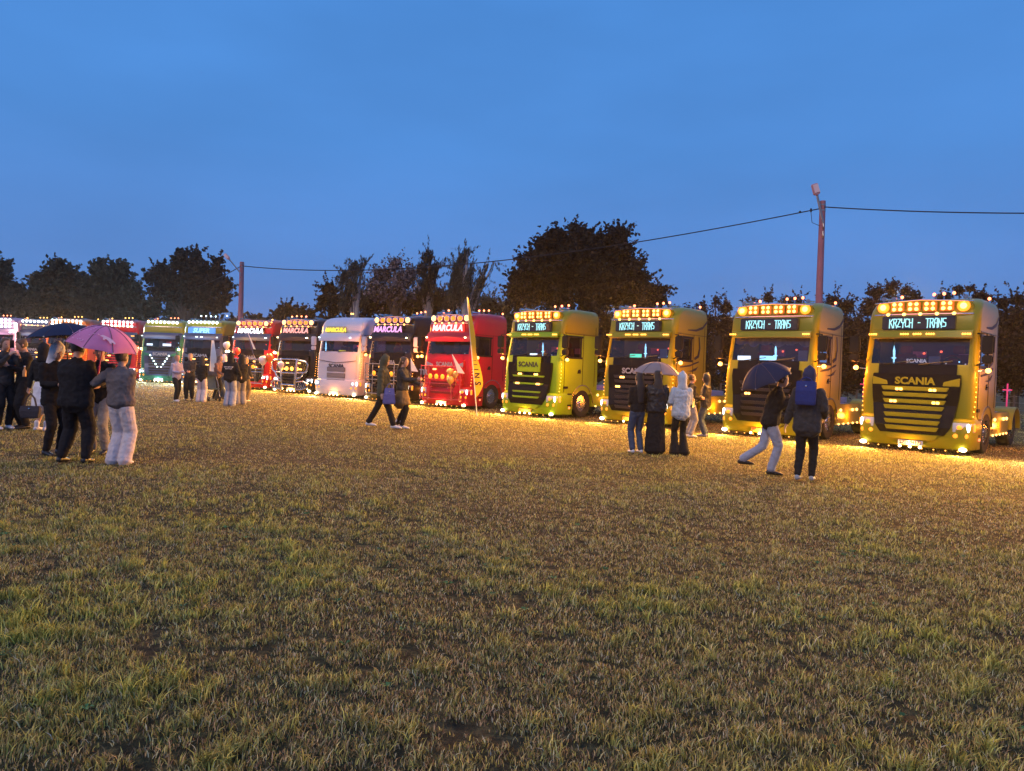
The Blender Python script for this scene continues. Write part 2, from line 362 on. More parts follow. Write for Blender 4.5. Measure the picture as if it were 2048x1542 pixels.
    for sd in (1, -1):
        hd = B(); hz = .66
        rr = []
        for z in (.545, .66, .765):
            o = .0 if z < .7 else .01
            rr.append([(sd*x, y+o, z) for x, y in ((.86, -.185), (1.02, -.165), (1.13, -.12), (1.215, -.03), (1.265, .12), (1.22, .12), (1.1, 0), (.86, -.10))])
        hd.loft(rr); hl = hd.build('headlight', M_HLG, T, bevel=.008)
        b = B(); b.ell((sd*1.17, -.105, .655), (.035, .03, .10)); b.build('lamp_strip', M_WHT, hl, True)
        b = B(); b.ell((sd*1.0, -.175, .66), (.06, .02, .05)); b.build('lamp_lens', M_AMBD if c.get('warmhead', 1) else M_WHT, hl, True)
        b = B(); b.box(*sorted((sd*1.25, sd*1.275)), .02, .11, .57, .74); b.build('indicator', M_AMBD, hl, bevel=.01)
        lamp('SPOT', (sd*1.1, -.30, .66), 45*c.get('bk', 1), (1, .58, .16), T, .06, (R(-76), 0, 0), ang=120, blend=1)
        for x in (.92, 1.12):
            b = B(); b.ell((sd*x, -.165 if x < 1 else -.12, .46), (.062, .025, .058)); b.build('fog_lamp', c.get('fogm', M_AMBD), T, True)
        b = B(); b.ell((sd*1.09, -.17, .15), (.085, .05, .05)); b.build('bumper_lamp', M_WRM, T, True)
        lamp('SPOT', (sd*1.09, -.26, .24), LP['bump']*c.get('bk', 1), c.get('bcol', (1, .55, .09)), T, .05, (R(-58), 0, 0), ang=150, blend=1)
        if c.get('dots', 1):
            for k in range(9):
                z = .92+k*.115; b = B(); b.ell((sd*(1.243-.006*abs(k-4)), .06+.01*k, z), (.014, .016, .016), 6, 4); b.build('edge_lamp', M_AMB, T)
            for k in range(5):
                b = B(); b.ell((sd*1.225, .30+.02*k, 2.2+k*.13), (.014, .014, .014), 6, 4); b.build('edge_lamp', M_AMB, T)
        if c.get('balls', 1):
            b = B(); b.tube([(sd*1.23, .16, 1.98), (sd*1.42, .13, 2.0)], .015, 6); st = b.build('lamp_stalk', M_CHR, T)
            b = B(); b.ell((sd*1.45, .13, 2.0), (.06, .06, .06)); b.build('ball_lamp', M_WRM if far else M_AMB2, st, True)
            if far < 2: lamp('POINT', (sd*1.56, .10, 2.0), LP['ball']*(.05 if sd > 0 else 1)*c.get('sk', 1), c.get('acol', AMB), T, .06)
        b = B(); b.tube([(sd*1.2, .2, 2.86), (sd*1.42, -.02, 2.84), (sd*1.46, -.02, 2.2), (sd*1.22, .12, 2.12)], .022, 6); ar = b.build('mirror_arm', M_BLK, T)
        b = B(); b.box(*sorted((sd*1.33, sd*1.58)), -.07, .06, 2.38, 2.80); b.box(*sorted((sd*1.34, sd*1.57)), -.07, .06, 2.16, 2.35); b.build('mirror', c.get('mirror', M_BLK), ar, bevel=.03)
        b = B(); b.box(*sorted((sd*1.2, sd*1.262)), .26, .50, 1.02, 1.10); b.build('air_vent', M_BLK, T, bevel=.01) if not c.get('nextgen') else None
        b = B(); xs = sorted((sd*1.241, sd*1.250))
        for (y0, y1, z0, z1) in ((.27, .285, .9, 2.92), (1.32, 1.335, 1.15, 2.92), (.27, 2.2, 2.90, 2.912), (2.05, 2.06, 1.1, 3.2)): b.box(xs[0], xs[1], y0, y1, z0, z1)
        b.build('panel_gap', M_BLK, T)
        b = B(); b.prism([(1.02, 1.55), (1.08, 1.68), (1.2, 1.7), (1.22, 1.55)], *xs, axis='x'); b.box(*sorted((sd*1.245, sd*1.28)), 1.04, 1.2, 1.6, 1.63); b.build('door_handle', M_BLK, T)
        # lower side body: step panel, wheel-arch, rear cab corner
        arch = [(.44, .13), (.44, 1.0), (1.0, 1.18), (2.25, 1.12), (2.25, .95), (1.98, .92)]
        for k in range(9):
            a = R(10+160*k/8); arch.append((1.38+.64*math.cos(a), .50+.64*math.sin(a)))
        arch += [(.76, .5), (.80, .13)]
        b = B(); b.prism(arch, *sorted((sd*1.0, sd*1.235)), axis='x'); fd = b.build('fender', P, T)
        b = B(); xs2 = sorted((sd*1.236, sd*1.246)); b.box(*xs2, .50, .74, .42, .48); b.build('step', M_BLK, T); b = B(); b.box(*xs2, .50, .74, .80, .86); b.build('step', M_BLK, T)
        b = B(); b.ell((sd*1.25, .62, .36), (.02, .04, .035)); b.build('marker_lamp', M_RED, T, True)
        b = B(); b.prism([(-.02, 0)] and [(y, z) for y, z in [(1.38+.66*math.cos(R(a)), .5+.66*math.sin(R(a))) for a in range(0, 181, 15)]+[(1.38+.635*math.cos(R(a)), .5+.635*math.sin(R(a))) for a in range(180, -1, -15)]], *sorted((sd*1.236, sd*1.25)), axis='x'); b.build('arch_trim', c.get('archm', M_CHR), T)
        w1 = empty('wheel'); w1.parent = T; wheel(w1, sd*1.07, 1.38, .50, .50, 0, c.get('rim', M_CHR), sd)
        w2 = empty('wheel'); w2.parent = T; wheel(w2, sd*1.0, 5.0, .50, .50, 0, c.get('rim', M_CHR), sd)
        if c.get('swoosh'):
            xs = sorted((sd*1.221, sd*1.229))
            b = B(); b.prism([(.95, 3.06), (1.5, 3.10), (1.95, 3.22), (2.22, 3.42), (2.22, 3.34), (1.95, 3.13), (1.5, 3.03), (.95, 3.03)], *xs, axis='x')
            xs = sorted((sd*1.241, sd*1.249))
            b.prism([(1.40, 2.2), (1.62, 2.28), (1.72, 2.5), (1.66, 2.86), (1.70, 2.86), (1.79, 2.5), (1.72, 2.22), (1.45, 2.12)], *xs, axis='x')
            b.prism([(.5, 1.90), (1.1, 1.96), (1.72, 2.10), (1.72, 2.05), (1.1, 1.91), (.5, 1.86)], *xs, axis='x')
            b.prism([(.9, 1.76), (1.3, 1.80), (1.7, 1.93), (1.55, 1.80), (1.3, 1.75)], *xs, axis='x'); b.build('swoosh_graphic', M_TXT, T)
        # chassis skirt with lamps
        b = B(); b.prism([(2.0, .38), (2.0, .92), (2.3, .98), (4.15, .98), (4.3, .9), (4.22, .38)], *sorted((sd*1.08, sd*1.2)), axis='x'); sk = b.build('side_skirt', P, T, bevel=.02)
        for k in range(5):
            b = B(); b.ell((sd*1.22, 2.25+k*.42, .40), (.02, .045, .03)); b.build('skirt_lamp', M_AMB2, sk, True)
        for y in (2.35, 3.4, 3.8):
            b = B(); b.ell((sd*1.23, y, .80), (.03, .05, .045)); b.build('skirt_lamp', M_AMB2, sk, True)
        if far < 2: lamp('POINT', (sd*1.36, 3.0, .62), LP['side']*c.get('sk', 1), c.get('acol', AMB), T, .08)
        b = B(); fr = [(5.0+.62*math.cos(R(a)), .48+.62*math.sin(R(a))) for a in range(0, 181, 12)]+[(5.0+.58*math.cos(R(a)), .48+.58*math.sin(R(a))) for a in range(180, -1, -12)]
        b.prism(fr, *sorted((sd*.78, sd*1.26)), axis='x'); b.build('rear_fender', c.get('rfend', P), T, True)
    # chassis
    b = B(); b.box(-.42, -.34, .6, 6.0, .62, .90); b.box(.34, .42, .6, 6.0, .62, .90); b.box(-.9, .9, 5.9, 6.0, .6, .85); b.box(-1.0, 1.0, 4.92, 5.08, .42, .58); b.box(-1.0, 1.0, 1.3, 1.45, .42, .58)
    b.build('chassis', M_BLK, T)
    b = B()
    for k in range(6): b.box(-1.05, 1.05, 2.45+k*.31, 2.45+k*.31+.22, .93, .96)
    b.box(-.45, .45, 4.45, 5.35, .95, 1.12); b.build('deck_plate', M_DECK, T)
    b = B(); b.box(-1.0, 1.0, 2.33, 2.39, .95, 2.9); b.build('rear_panel', M_BLK, T)
    if far < 2:
        lamp('POINT', (.55, 2.62, 1.55), LP['deck'], (.75, .15, .9), T, .1)
    b = B(); b.tube([(.95, 5.35, .9), (.95, 5.35, 1.75)], .022, 6); b.box(.84, 1.06, 5.33, 5.37, 1.55, 1.585)
    if c.get('rod'): b.build('marker_rod', M_PINK, T)
    # visor and sign
    vis = B()
    if c.get('bigvisor'):
        rr = [rrect(1.26, yf, 1.0, .2, .10, z, SIDES)[0:NF+3] for z, yf in ((2.98, .10), (2.85, -.02), (2.66, -.10), (2.60, -.10))]
        rr2 = [[(x, y+.03, z) for x, y, z in r] for r in rr]
        vis.loft(rr, False, False, closed=False); vis.loft(rr2, False, False, closed=False); vis.build('sun_visor', c.get('visor', P), T, True)
        vz, vy = 2.76, -.18
    else:
        rr = [rrect(1.24, yf, 1.0, .18, .08, z, SIDES)[0:NF+2] for z, yf in ((2.94, .12), (2.92, .02), (2.76, -.02), (2.74, .14))]
        vis.loft(rr, False, False, closed=False); vis.build('sun_visor', c.get('visor', P), T, True)
        vz, vy = 2.84, -.13
    vm = c.get('vlampm', M_AMB)
    for x, n in c.get('vlamps', ((-1.02, 4), (-.28, 4), (0, 4), (.28, 4), (1.02, 4))):
        b = B(); yy = vy+.085*(x/1.2)**2
        for k in range(n): b.ell((x+(k-(n-1)/2)*.05, yy, vz), (.021, .02, .024), 6, 4)
        b.build('visor_lamp', vm, T)
    sg = c.get('sign')
    sz = c.get('signz', 3.12); sw = c.get('signw', .80); sx = c.get('signx', -.04)
    if sg:
        b = B(); b.box(sx-sw, sx+sw, .0, .16, sz-.165, sz+.165); so = b.build('sign_board', c.get('signmat', M_LED), T, bevel=.02)
        b = B()
        if c.get('spike'): spike_text(b, sg, sx, -.004, sz, sw*1.55, .19)
        else: text_front(b, sg, sx, -.008, sz-.005, c.get('signsize', .34), shear=c.get('shear', .25), bold=.04)
        b.build('sign_text', c.get('textmat', M_CYAN), so)
    # roof light bar
    bar = c.get('bar', 'quad'); lm = c.get('lampm', M_AMB2)
    hz = 3.50
    if bar:
        n = 11; pts = [(-1.08+2.16*k/(n-1), .10+.12*abs(-1+2*k/(n-1))**2.5, 3.33) for k in range(n)]
        b = B(); b.tube(pts, .022, 6); b.tube([(x, y, 3.68-.05*abs(x)) for x, y, z in pts], .018, 6)
        for k in (0, 3, 5, 7, 10): b.tube([pts[k], (pts[k][0], pts[k][1]+.18, 3.42)], .014, 5)
        b.build('light_bar', M_CHR, T)
        b = B(); b.prism([(-1.05, 3.36), (-1.10, 3.5), (-1.02, 3.64), (-.8, 3.69), (.8, 3.69), (1.02, 3.64), (1.10, 3.5), (1.05, 3.36)], .27, .35); b.build('lamp_backing', PU, T, bevel=.03)
    if bar == 'quad':
        for x in (-.54, -.18, .18, .54):
            b = B(); b.box(x-.15, x+.15, .13, .20, 3.40, 3.65); q = b.build('roof_lamp', mat('amber_housing_lit', (.55, .20, .02), rough=.4, emit=(1, .28, .02), es=.10), T, bevel=.02)  # faint emission on the housing stands in for light from its lenses
            for dx in (-.07, .07):
                for dz in (-.06, .06):
                    b = B(); b.ell((x+dx, .115, 3.525+dz), (.043, .025, .043), 8, 5); b.build('lamp_lens', lm, q)
        for x in (-.88, .88):
            b = B(); b.ell((x, .16, 3.52), (.072, .06, .072), 12, 6); q = b.build('roof_lamp', M_AMB2, T, True); b = B(); b.disc((x, .19, 3.52), .135, 'y', .03, 16); b.build('lamp_halo', M_AMBD, q)  # glowing disc added for the orange halo round the bulb
    elif bar == 'round':
        for k, x in enumerate((-.86, -.52, -.17, .17, .52, .86)):
            b = B(); b.disc((x, .14, 3.53), .14, 'y', .08, 16); q = b.build('roof_lamp', M_CHR, T, True)
            b = B(); b.ell((x, .09, 3.53), (.11, .03, .11) if k in (0, 5) else (.10, .02, .10), 12, 5); b.build('lamp_lens', lm if k in (0, 5) or c.get('allon') else mat('amber_glass', (.7, .25, .03), rough=.15, emit=(1, .3, .03), es=.8), q, True)
    elif bar == 'rows':
        for r_ in range(c.get('nrows', 2)):
            for x in [-.85+.243*k for k in range(8)]:
                b = B(); b.ell((x, .10, 3.60-.22*r_), (.075, .04, .08), 8, 5); b.build('roof_lamp', lm, T, True)
    if bar and c.get('under', 1):
        for x in (-.72, -.36, 0, .36, .72):
            b = B(); b.ell((x, .05, 3.335), (.042, .03, .038), 8, 5); b.build('marker_lamp', c.get('underm', M_AMB2), T, True)
    if c.get('tops', 1):
        for x, y, z in c.get('toppos', ((-.62, .75, 3.83), (.02, 1.1, 3.91), (.24, 1.1, 3.92), (.46, 1.1, 3.93), (1.02, 2.1, 3.86))):
            b = B(); b.tube([(x, y, 3.66 if abs(x) > .9 else 3.74), (x, y, z-.02)], .012, 5); st = b.build('lamp_stalk', M_CHR, T)
            b = B(); b.ell((x, y, z), (.038, .038, .04), 8, 6); b.build('marker_lamp', c.get('topm', M_REDT), st, True)
    if c.get('horns', 1):
        for x in (-.95, -.72, .86):
            b = B(); b.tube([(x, .42, 3.76), (x, .7, 3.78), (x, .95, 3.8)], [.06, .025, .02], 8); b.tube([(x, .8, 3.66), (x, .8, 3.79)], .014, 5); b.build('air_horn', M_CHR, T, True)
    if bar: lamp('AREA', (0, -.42, 3.45), LP['roof']*c.get('rk', 1), c.get('rcol', (1, .40, .06)), T, 1.7, (R(-66), 0, 0), .25)
    # glow on own roof/backing from the lamps
    if bar: lamp('AREA', (0, .0, 3.52), LP['up']*.045*c.get('rk', 1), c.get('acol', AMB), T, 1.8, (R(90), 0, 0), .2)
    for fn in c.get('extra', ()): fn(T, c)
    return T

def curtain(T, c):
    b = B(); n = 60; v = []; f = []
    for k in range(n+1):
        x = -1.08+2.16*k/n; zb = 2.60-.045*abs(math.sin(k*math.pi/10))*1.6+.03*math.sin(k*.3); y = .30-.05*(1-(x/1.2)**2)+.012*math.sin(k*1.3)
        v += [(x, y, 2.78), (x, y-.02, zb)]
        if k: f.append((2*k-2, 2*k-1, 2*k+1, 2*k))
    b.add(v, f); b.build('curtain', M_CURT, T)
def dash_items(T, c, sword=-.62, items=()):
    b = B(); b.prism([(sword-.012, 2.12), (sword-.018, 2.24), (sword-.07, 2.27), (sword-.02, 2.29), (sword-.03, 2.45), (sword-.01, 2.58), (sword+.02, 2.45), (sword+.02, 2.29), (sword+.06, 2.27), (sword+.015, 2.24), (sword+.012, 2.12)], .26, .28); b.build('dash_ornament', M_BLU, T)
    for x0, x1, z0, z1, m, t in items:
        b = B(); b.box(x0, x1, .27, .29, z0, z1); o = b.build('dash_sign', m, T)
        if t: q = B(); text_front(q, t, (x0+x1)/2, .262, (z0+z1)/2, (z1-z0)*.8, bold=.02); q.build('sign_text', M_LITW, o)
    b = B(); b.box(-.62, -.30, 1.9, 1.96, 2.3, 2.5); b.box(.45, .7, 1.9, 1.96, 2.25, 2.45); b.build('bunk_cushion', mat('pink_cloth', (.55, .2, .3), rough=.9), T)
def bullbar(full=True, mt=None, words=None):
    def f(T, c):
        m = mt or M_STL
        b = B()
        if full:
            for sd in (1, -1):
                b.tube([(sd*.50, -.42, 1.72), (sd*.48, -.45, 1.2), (sd*.42, -.45, .6), (sd*.40, -.40, .2)], .055, 8)
                b.tube([(sd*.5, -.42, 1.66), (sd*1.0, -.40, 1.6), (sd*1.12, -.38, 1.45), (sd*1.08, -.38, 1.15), (sd*.95, -.38, 1.05), (sd*.48, -.42, 1.02)], .045, 8)
                b.tube([(sd*.42, -.42, .58), (sd*.9, -.40, .62), (sd*1.15, -.36, .5), (sd*1.12, -.36, .3), (sd*.8, -.4, .2), (sd*.42, -.4, .18)], .04, 8)
                for k in range(5): b.tube([(sd*(.52+.11*k), -.40, .24), (sd*(.60+.12*k), -.38, .56)], .012, 5)
                b.tube([(sd*.9, -.40, 1.05), (sd*.75, -.42, .8), (sd*.46, -.44, .7)], .04, 8)
            b.tube([(-.5, -.43, 1.68), (.5, -.43, 1.68)], .04, 8); b.tube([(-.48, -.45, 1.0), (.48, -.45, 1.0)], .04, 8); b.tube([(-.42, -.45, .42), (.42, -.45, .42)], .05, 8)
            for k in range(16):
                x = -1.0+.125*k; b.tube([(x, -.39, 1.1), (x+.16, -.39, 1.58)], .009, 4)
        else:
            for z in (.35, .95, 1.12, 1.62): b.tube([(-1.05, -.28, z), (-1.0, -.36, z), (1.0, -.36, z), (1.05, -.28, z)], .022, 6)
            for x in (-1.02, -.6, .6, 1.02): b.tube([(x, -.35, .3), (x, -.35, 1.66)], .022, 6)
        b.tube([(-.6, -.1, .8), (-.45, -.42, .8)], .03); b.tube([(.6, -.1, .8), (.45, -.42, .8)], .03)
        bb = b.build('bull_bar', m, T, True)
        if words:
            q = B(); text_front(q, words, -.86, -.39, 1.36, .3, bold=.03); q.build('plate_text', M_SILV, bb)
        for k in range(4):
            q = B(); q.ell((-.48+.32*k, -.40, 1.22), (.10, .04, .10), 12, 5); q.build('spot_lamp', M_AMBD if not full else M_AMB, bb, True)
    return f
YG = paint('yellow_green', (.26, .25, .008)); LIME = paint('lime', (.23, .40, .010)); RED = paint('red', (.42, .01, .03)); DRK = paint('dark', (.014, .009, .014)); WHT = paint('white', (.60, .60, .72))
GREEN = paint('green', (.03, .17, .11)); GREY = paint('grey_blue', (.06, .08, .15)); ORG = paint('orange', (.50, .15, .02)); PALE = paint('pale', (.45, .26, .40)); CRIM = paint('crimson', (.5, .012, .02)); NAVY = paint('navy', (.05, .07, .16))
CHARG = mat('charcoal_mesh', (.022, .018, .022), rough=.3, spec=.5)
PLO = mat('plate_orange', (.8, .35, .08), rough=.4)
def tp(px, Y): p = at(px, hor(px), Y); return (p.x, p.y, 0)
TR = []
def gd(px, Y): p = tp(px, Y); return p
slim = (1.52, 1.20, 1.05)
TR.append(truck(gd(1832, 17.6), 44, dict(label='yellow truck with yellow grille slats and dark lettering board, nearest the right edge', paint=YG, sign='KRZYCH - TRANS', spike=1, swoosh=1, rod=1, ptext='SZD 04173', badge=YG, slath=.05,
      extra=[lambda T, c: dash_items(T, c, -.60, ((-.30, .12, 2.12, 2.28, M_LED, 'SCANIA'), (.18, .42, 2.12, 2.32, mat('card', (.6, .6, .7)), None)))])))
TR.append(truck(gd(1534, 19.9), 42, dict(label='yellow truck with scalloped white curtain along its windscreen top, behind the two walkers', paint=YG, sign='KRZYCH - TRANS', spike=1, swoosh=1, rod=1, ptext='PZO 07666', ptm=mat('red_text', (.5, .02, .02)), plate=PLO, plamps=(-.28, -.04, .04, .22, .30), pk=2.5,
      slatmat=CHARG, badge=M_SILV, slats=(1.5, 1.32, 1.14, .96, .8, .64), wings=0, glamps=((-.33, 1.50), (-.47, 1.2)), vlamps=((-1.02, 4), (1.02, 4)), under=0, 
      extra=[curtain, lambda T, c: dash_items(T, c, .10, ((-1.0, -.62, 2.13, 2.25, M_PANW, None), (-.35, .12, 2.14, 2.26, M_BLU, None), (.72, .96, 2.14, 2.42, mat('card', (.6, .6, .7)), None)))])))
TR.append(truck(gd(1272, 22.7), 41, dict(label='yellow truck with dark grille and a green dashboard sign, behind the women under the umbrella', paint=YG, sign='KRZYCH - TRANS', spike=1, swoosh=1, slatmat=CHARG, badge=M_SILV, wings=0, glamps=((-.40, 1.50), (-.55, 1.2)), incol=(1, .1, .25), plate=PLO,
      extra=[lambda T, c: dash_items(T, c, .15, ((-.42, .0, 2.14, 2.25, M_GRN, None), (.66, .90, 2.14, 2.42, mat('card', (.6, .6, .7)), None)))])))
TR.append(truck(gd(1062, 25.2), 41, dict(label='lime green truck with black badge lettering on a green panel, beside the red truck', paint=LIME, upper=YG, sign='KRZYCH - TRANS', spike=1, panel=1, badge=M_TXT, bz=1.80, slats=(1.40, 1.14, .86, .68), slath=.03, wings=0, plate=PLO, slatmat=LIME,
      glamps=((-.36, 1.47), (.36, 1.47), (-.46, 1.14), (.46, 1.14)), incol=(.8, .15, .5), toppos=((.1, 1.1, 3.91), (.4, 1.1, 3.92), (.7, 1.1, 3.93)),
      extra=[lambda T, c: dash_items(T, c, .28, ((-.3, .02, 2.14, 2.2, M_PANW, None),))])))
amh = dict(fogm=M_AMBD)
TR.append(truck(gd(893, 28.6), 36, dict(label='red truck with lit red name board and gold balloons on its bar', paint=RED, sign='MARCULA', signmat=M_PANR, textmat=M_LITW, bar='round', bigvisor=1, base=RED, grille=RED, slatmat=mat('red_dark', (.2, .01, .02), rough=.3), slats=(1.0, .92, .84, .6), badge=M_SILV, glamps=((-.48, 1.5), (.4, 1.5)),
      vlamps=((-1.0, 2), (1.0, 2)), vlampm=M_WRM, signw=.78, signz=3.14, wingmat=M_SILV, seat=M_INT, incol=(.3, .4, 1), extra=[bullbar(False, paint('barred', (.45, .05, .09)), 'TIR')], toppos=((-.6, .7, 3.9), (.5, 1.3, 3.92), (.75, 1.3, 3.92), (1.0, 1.3, 3.92), (1.02, 2.2, 3.86)), rk=.8, lampm=M_AMB2)))
TR.append(truck(gd(778, 31.2), 31, dict(label='black truck with glowing lilac name board, behind the two walking people', paint=DRK, sign='MARCULA', textmat=M_LITP, bar='round', bigvisor=1, badge=M_SILV, slatmat=CHARG, glamps=((-.35, 1.5), (-.2, 1.42)), vlamps=((-1.0, 2), (1.0, 2)), vlampm=M_WRM, signx=-.15, allon=0, mirror=WHT, extra=[bullbar(False, M_STL)], toppos=((.2, 1.3, 3.85), (.4, 1.3, 3.92), (.62, 1.3, 3.96), (.85, 1.3, 3.98)), rk=.8, glampmat=M_AMB)))
TR.append(truck(gd(676, 33.6), 25, dict(label='white truck with yellow lit name board and no roof light bar', paint=WHT, sign='MARCULA', textmat=M_LITY, signmat=mat('sign_pale', (.5, .48, .3), rough=.4), signw=.52, signsize=.26, signx=-.2, nextgen=1, bar=None, bigvisor=1, badge=M_TXT, bz=1.45, base=WHT, vlamps=((-1.05, 2), (.75, 2)), vlampm=M_WHT, horns=0, toppos=((-.1, 1.0, 3.95), (.0, 1.0, 3.95)), topm=M_AMB2,
      warmhead=0, mirror=WHT, bcol=(1, .6, .3), balls=0, extra=[lambda T, c: dash_items(T, c, 2.0 and -.95, ((-.2, .2, 2.14, 2.2, M_LITY, None),))])))
TR.append(truck(gd(590, 36.2), 24, dict(label='black truck with large chrome bull bar and party balloons on it', paint=DRK, sign='MARCULA', textmat=mat('lit_redwhite_text', (.9, .5, .5), emit=(1, .4, .35), es=.9), bar='round', bigvisor=1, badge=DRK, slatmat=CHARG, vlamps=((-1.05, 2), (.8, 3)), vlampm=M_WRM, extra=[bullbar(True, M_CHR)], warmhead=0,
      toppos=((-.7, .5, 3.85), (-.4, .5, 3.88), (-.1, .5, 3.87), (.2, .5, 3.86)), far=1)))
TR.append(truck(gd(500, 38.8), 16, dict(label='red truck with white lit name board behind people in black hoodies', paint=CRIM, sign='MARCULA', textmat=mat('lit_hotwhite', (1, 1, 1), emit=(1, .9, .95), es=3), bar='round', bigvisor=1, badge=M_SILV, slatmat=CHARG, vlamps=((-1.0, 2), (1.0, 3)), vlampm=M_WHT, far=1, warmhead=0, extra=[bullbar(False, M_CHR)], lampm=M_AMB2, visor=GREY,
      toppos=((1.0, .3, 3.5), (1.05, .3, 3.62), (1.1, .3, 3.75)), topm=M_AMB2)))
stars = tuple((sd*(.55-.11*k)*1.0, 1.62-.17*k, .045) for k in range(5) for sd in (1, -1))+((0, .72, .05),)+tuple((x, .50, .04) for x in (-.45, -.3, -.15, 0, .15, .3, .45))
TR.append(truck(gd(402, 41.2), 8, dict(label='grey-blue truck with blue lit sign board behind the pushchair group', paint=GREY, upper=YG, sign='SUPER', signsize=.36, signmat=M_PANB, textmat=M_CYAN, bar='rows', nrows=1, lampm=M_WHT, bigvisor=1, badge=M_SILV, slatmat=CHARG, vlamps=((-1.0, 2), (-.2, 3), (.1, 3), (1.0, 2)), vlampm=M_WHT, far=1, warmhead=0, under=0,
      topm=M_WHT, toppos=((-.6, .9, 4.0), (-.3, .9, 4.0), (0, .9, 4.0), (.3, .9, 4.0), (1.0, .9, 4.05)), rcol=(.8, .9, 1), rk=.35, bcol=(.8, .9, 1), acol=(1, .4, .1))))
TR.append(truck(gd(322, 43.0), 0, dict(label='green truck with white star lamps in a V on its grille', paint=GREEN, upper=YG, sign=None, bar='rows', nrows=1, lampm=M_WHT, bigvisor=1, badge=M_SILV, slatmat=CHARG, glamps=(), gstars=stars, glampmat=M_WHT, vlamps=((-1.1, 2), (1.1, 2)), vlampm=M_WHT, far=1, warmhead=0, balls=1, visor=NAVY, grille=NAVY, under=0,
      extra=[lambda T, c: dash_items(T, c, .9, ((-1.0, -.65, 2.2, 2.32, M_PANW, None), (-.05, .45, 2.2, 2.34, M_PANW, None)))], incol=(1, .1, .2), rcol=(.7, 1, .95), rk=.35, bk=.6, bcol=(.75, 1, .95), plcol=(.8, .9, 1))))
TR.append(truck(gd(232, 45.0), -4, dict(label='red truck with a row of white roof lamps above the pink umbrella', paint=CRIM, bar='rows', nrows=2, lampm=M_WHT, bigvisor=1, far=1, badge=M_SILV, warmhead=0, topm=M_AMB2, visor=NAVY, rcol=(.8, .95, 1), rk=.3, bcol=(.8, .9, 1))))
TR.append(truck(gd(130, 46.0), -6, dict(label='orange truck with cyan lit sign above the dark blue umbrella', paint=ORG, sign=' ', textmat=M_LITW, signmat=mat('lit_cyan_panel', (.2, .8, .8), emit=(.15, .75, .8), es=1.2), bar='rows', nrows=2, lampm=M_WHT, bigvisor=1, far=1, badge=M_SILV, vlamps=((-1.0, 2), (1.0, 2)), vlampm=M_WHT, warmhead=0, under=0, topm=M_AMB2, rk=.6)))
TR.append(truck(gd(62, 49.0), -8, dict(label='navy truck with a white lamp strip, behind the man looking down', paint=NAVY, bar='rows', nrows=1, lampm=M_WHT, bigvisor=1, far=2, badge=M_SILV, visor=NAVY, vlamps=((-1.0, 2), (1.0, 2)), vlampm=M_WHT, warmhead=0, topm=M_AMB2, rk=.6, rcol=(1, .8, .6))))
TR.append(truck(gd(-12, 48.0), -10, dict(label='pale truck with three rows of white roof lamps at the left edge', paint=PALE, bar='rows', nrows=3, lampm=M_WHT, bigvisor=1, far=2, badge=M_SILV, visor=PALE, vlamps=((-1.0, 2), (1.0, 3)), vlampm=M_WHT, warmhead=0, under=0, rk=.5, rcol=(1, .85, .9))))
# the next truck in the row is just outside the frame; only its bumper lamp and light reach in
TR.append(truck((12.9, 15.25, 0), 41, dict(label='yellow truck cut off by the right edge, its bumper lamp lighting the grass', paint=YG, sign='KRZYCH - TRANS', spike=1, ptext=None, far=1, bcol=(1, .6, .25), bk=2)))

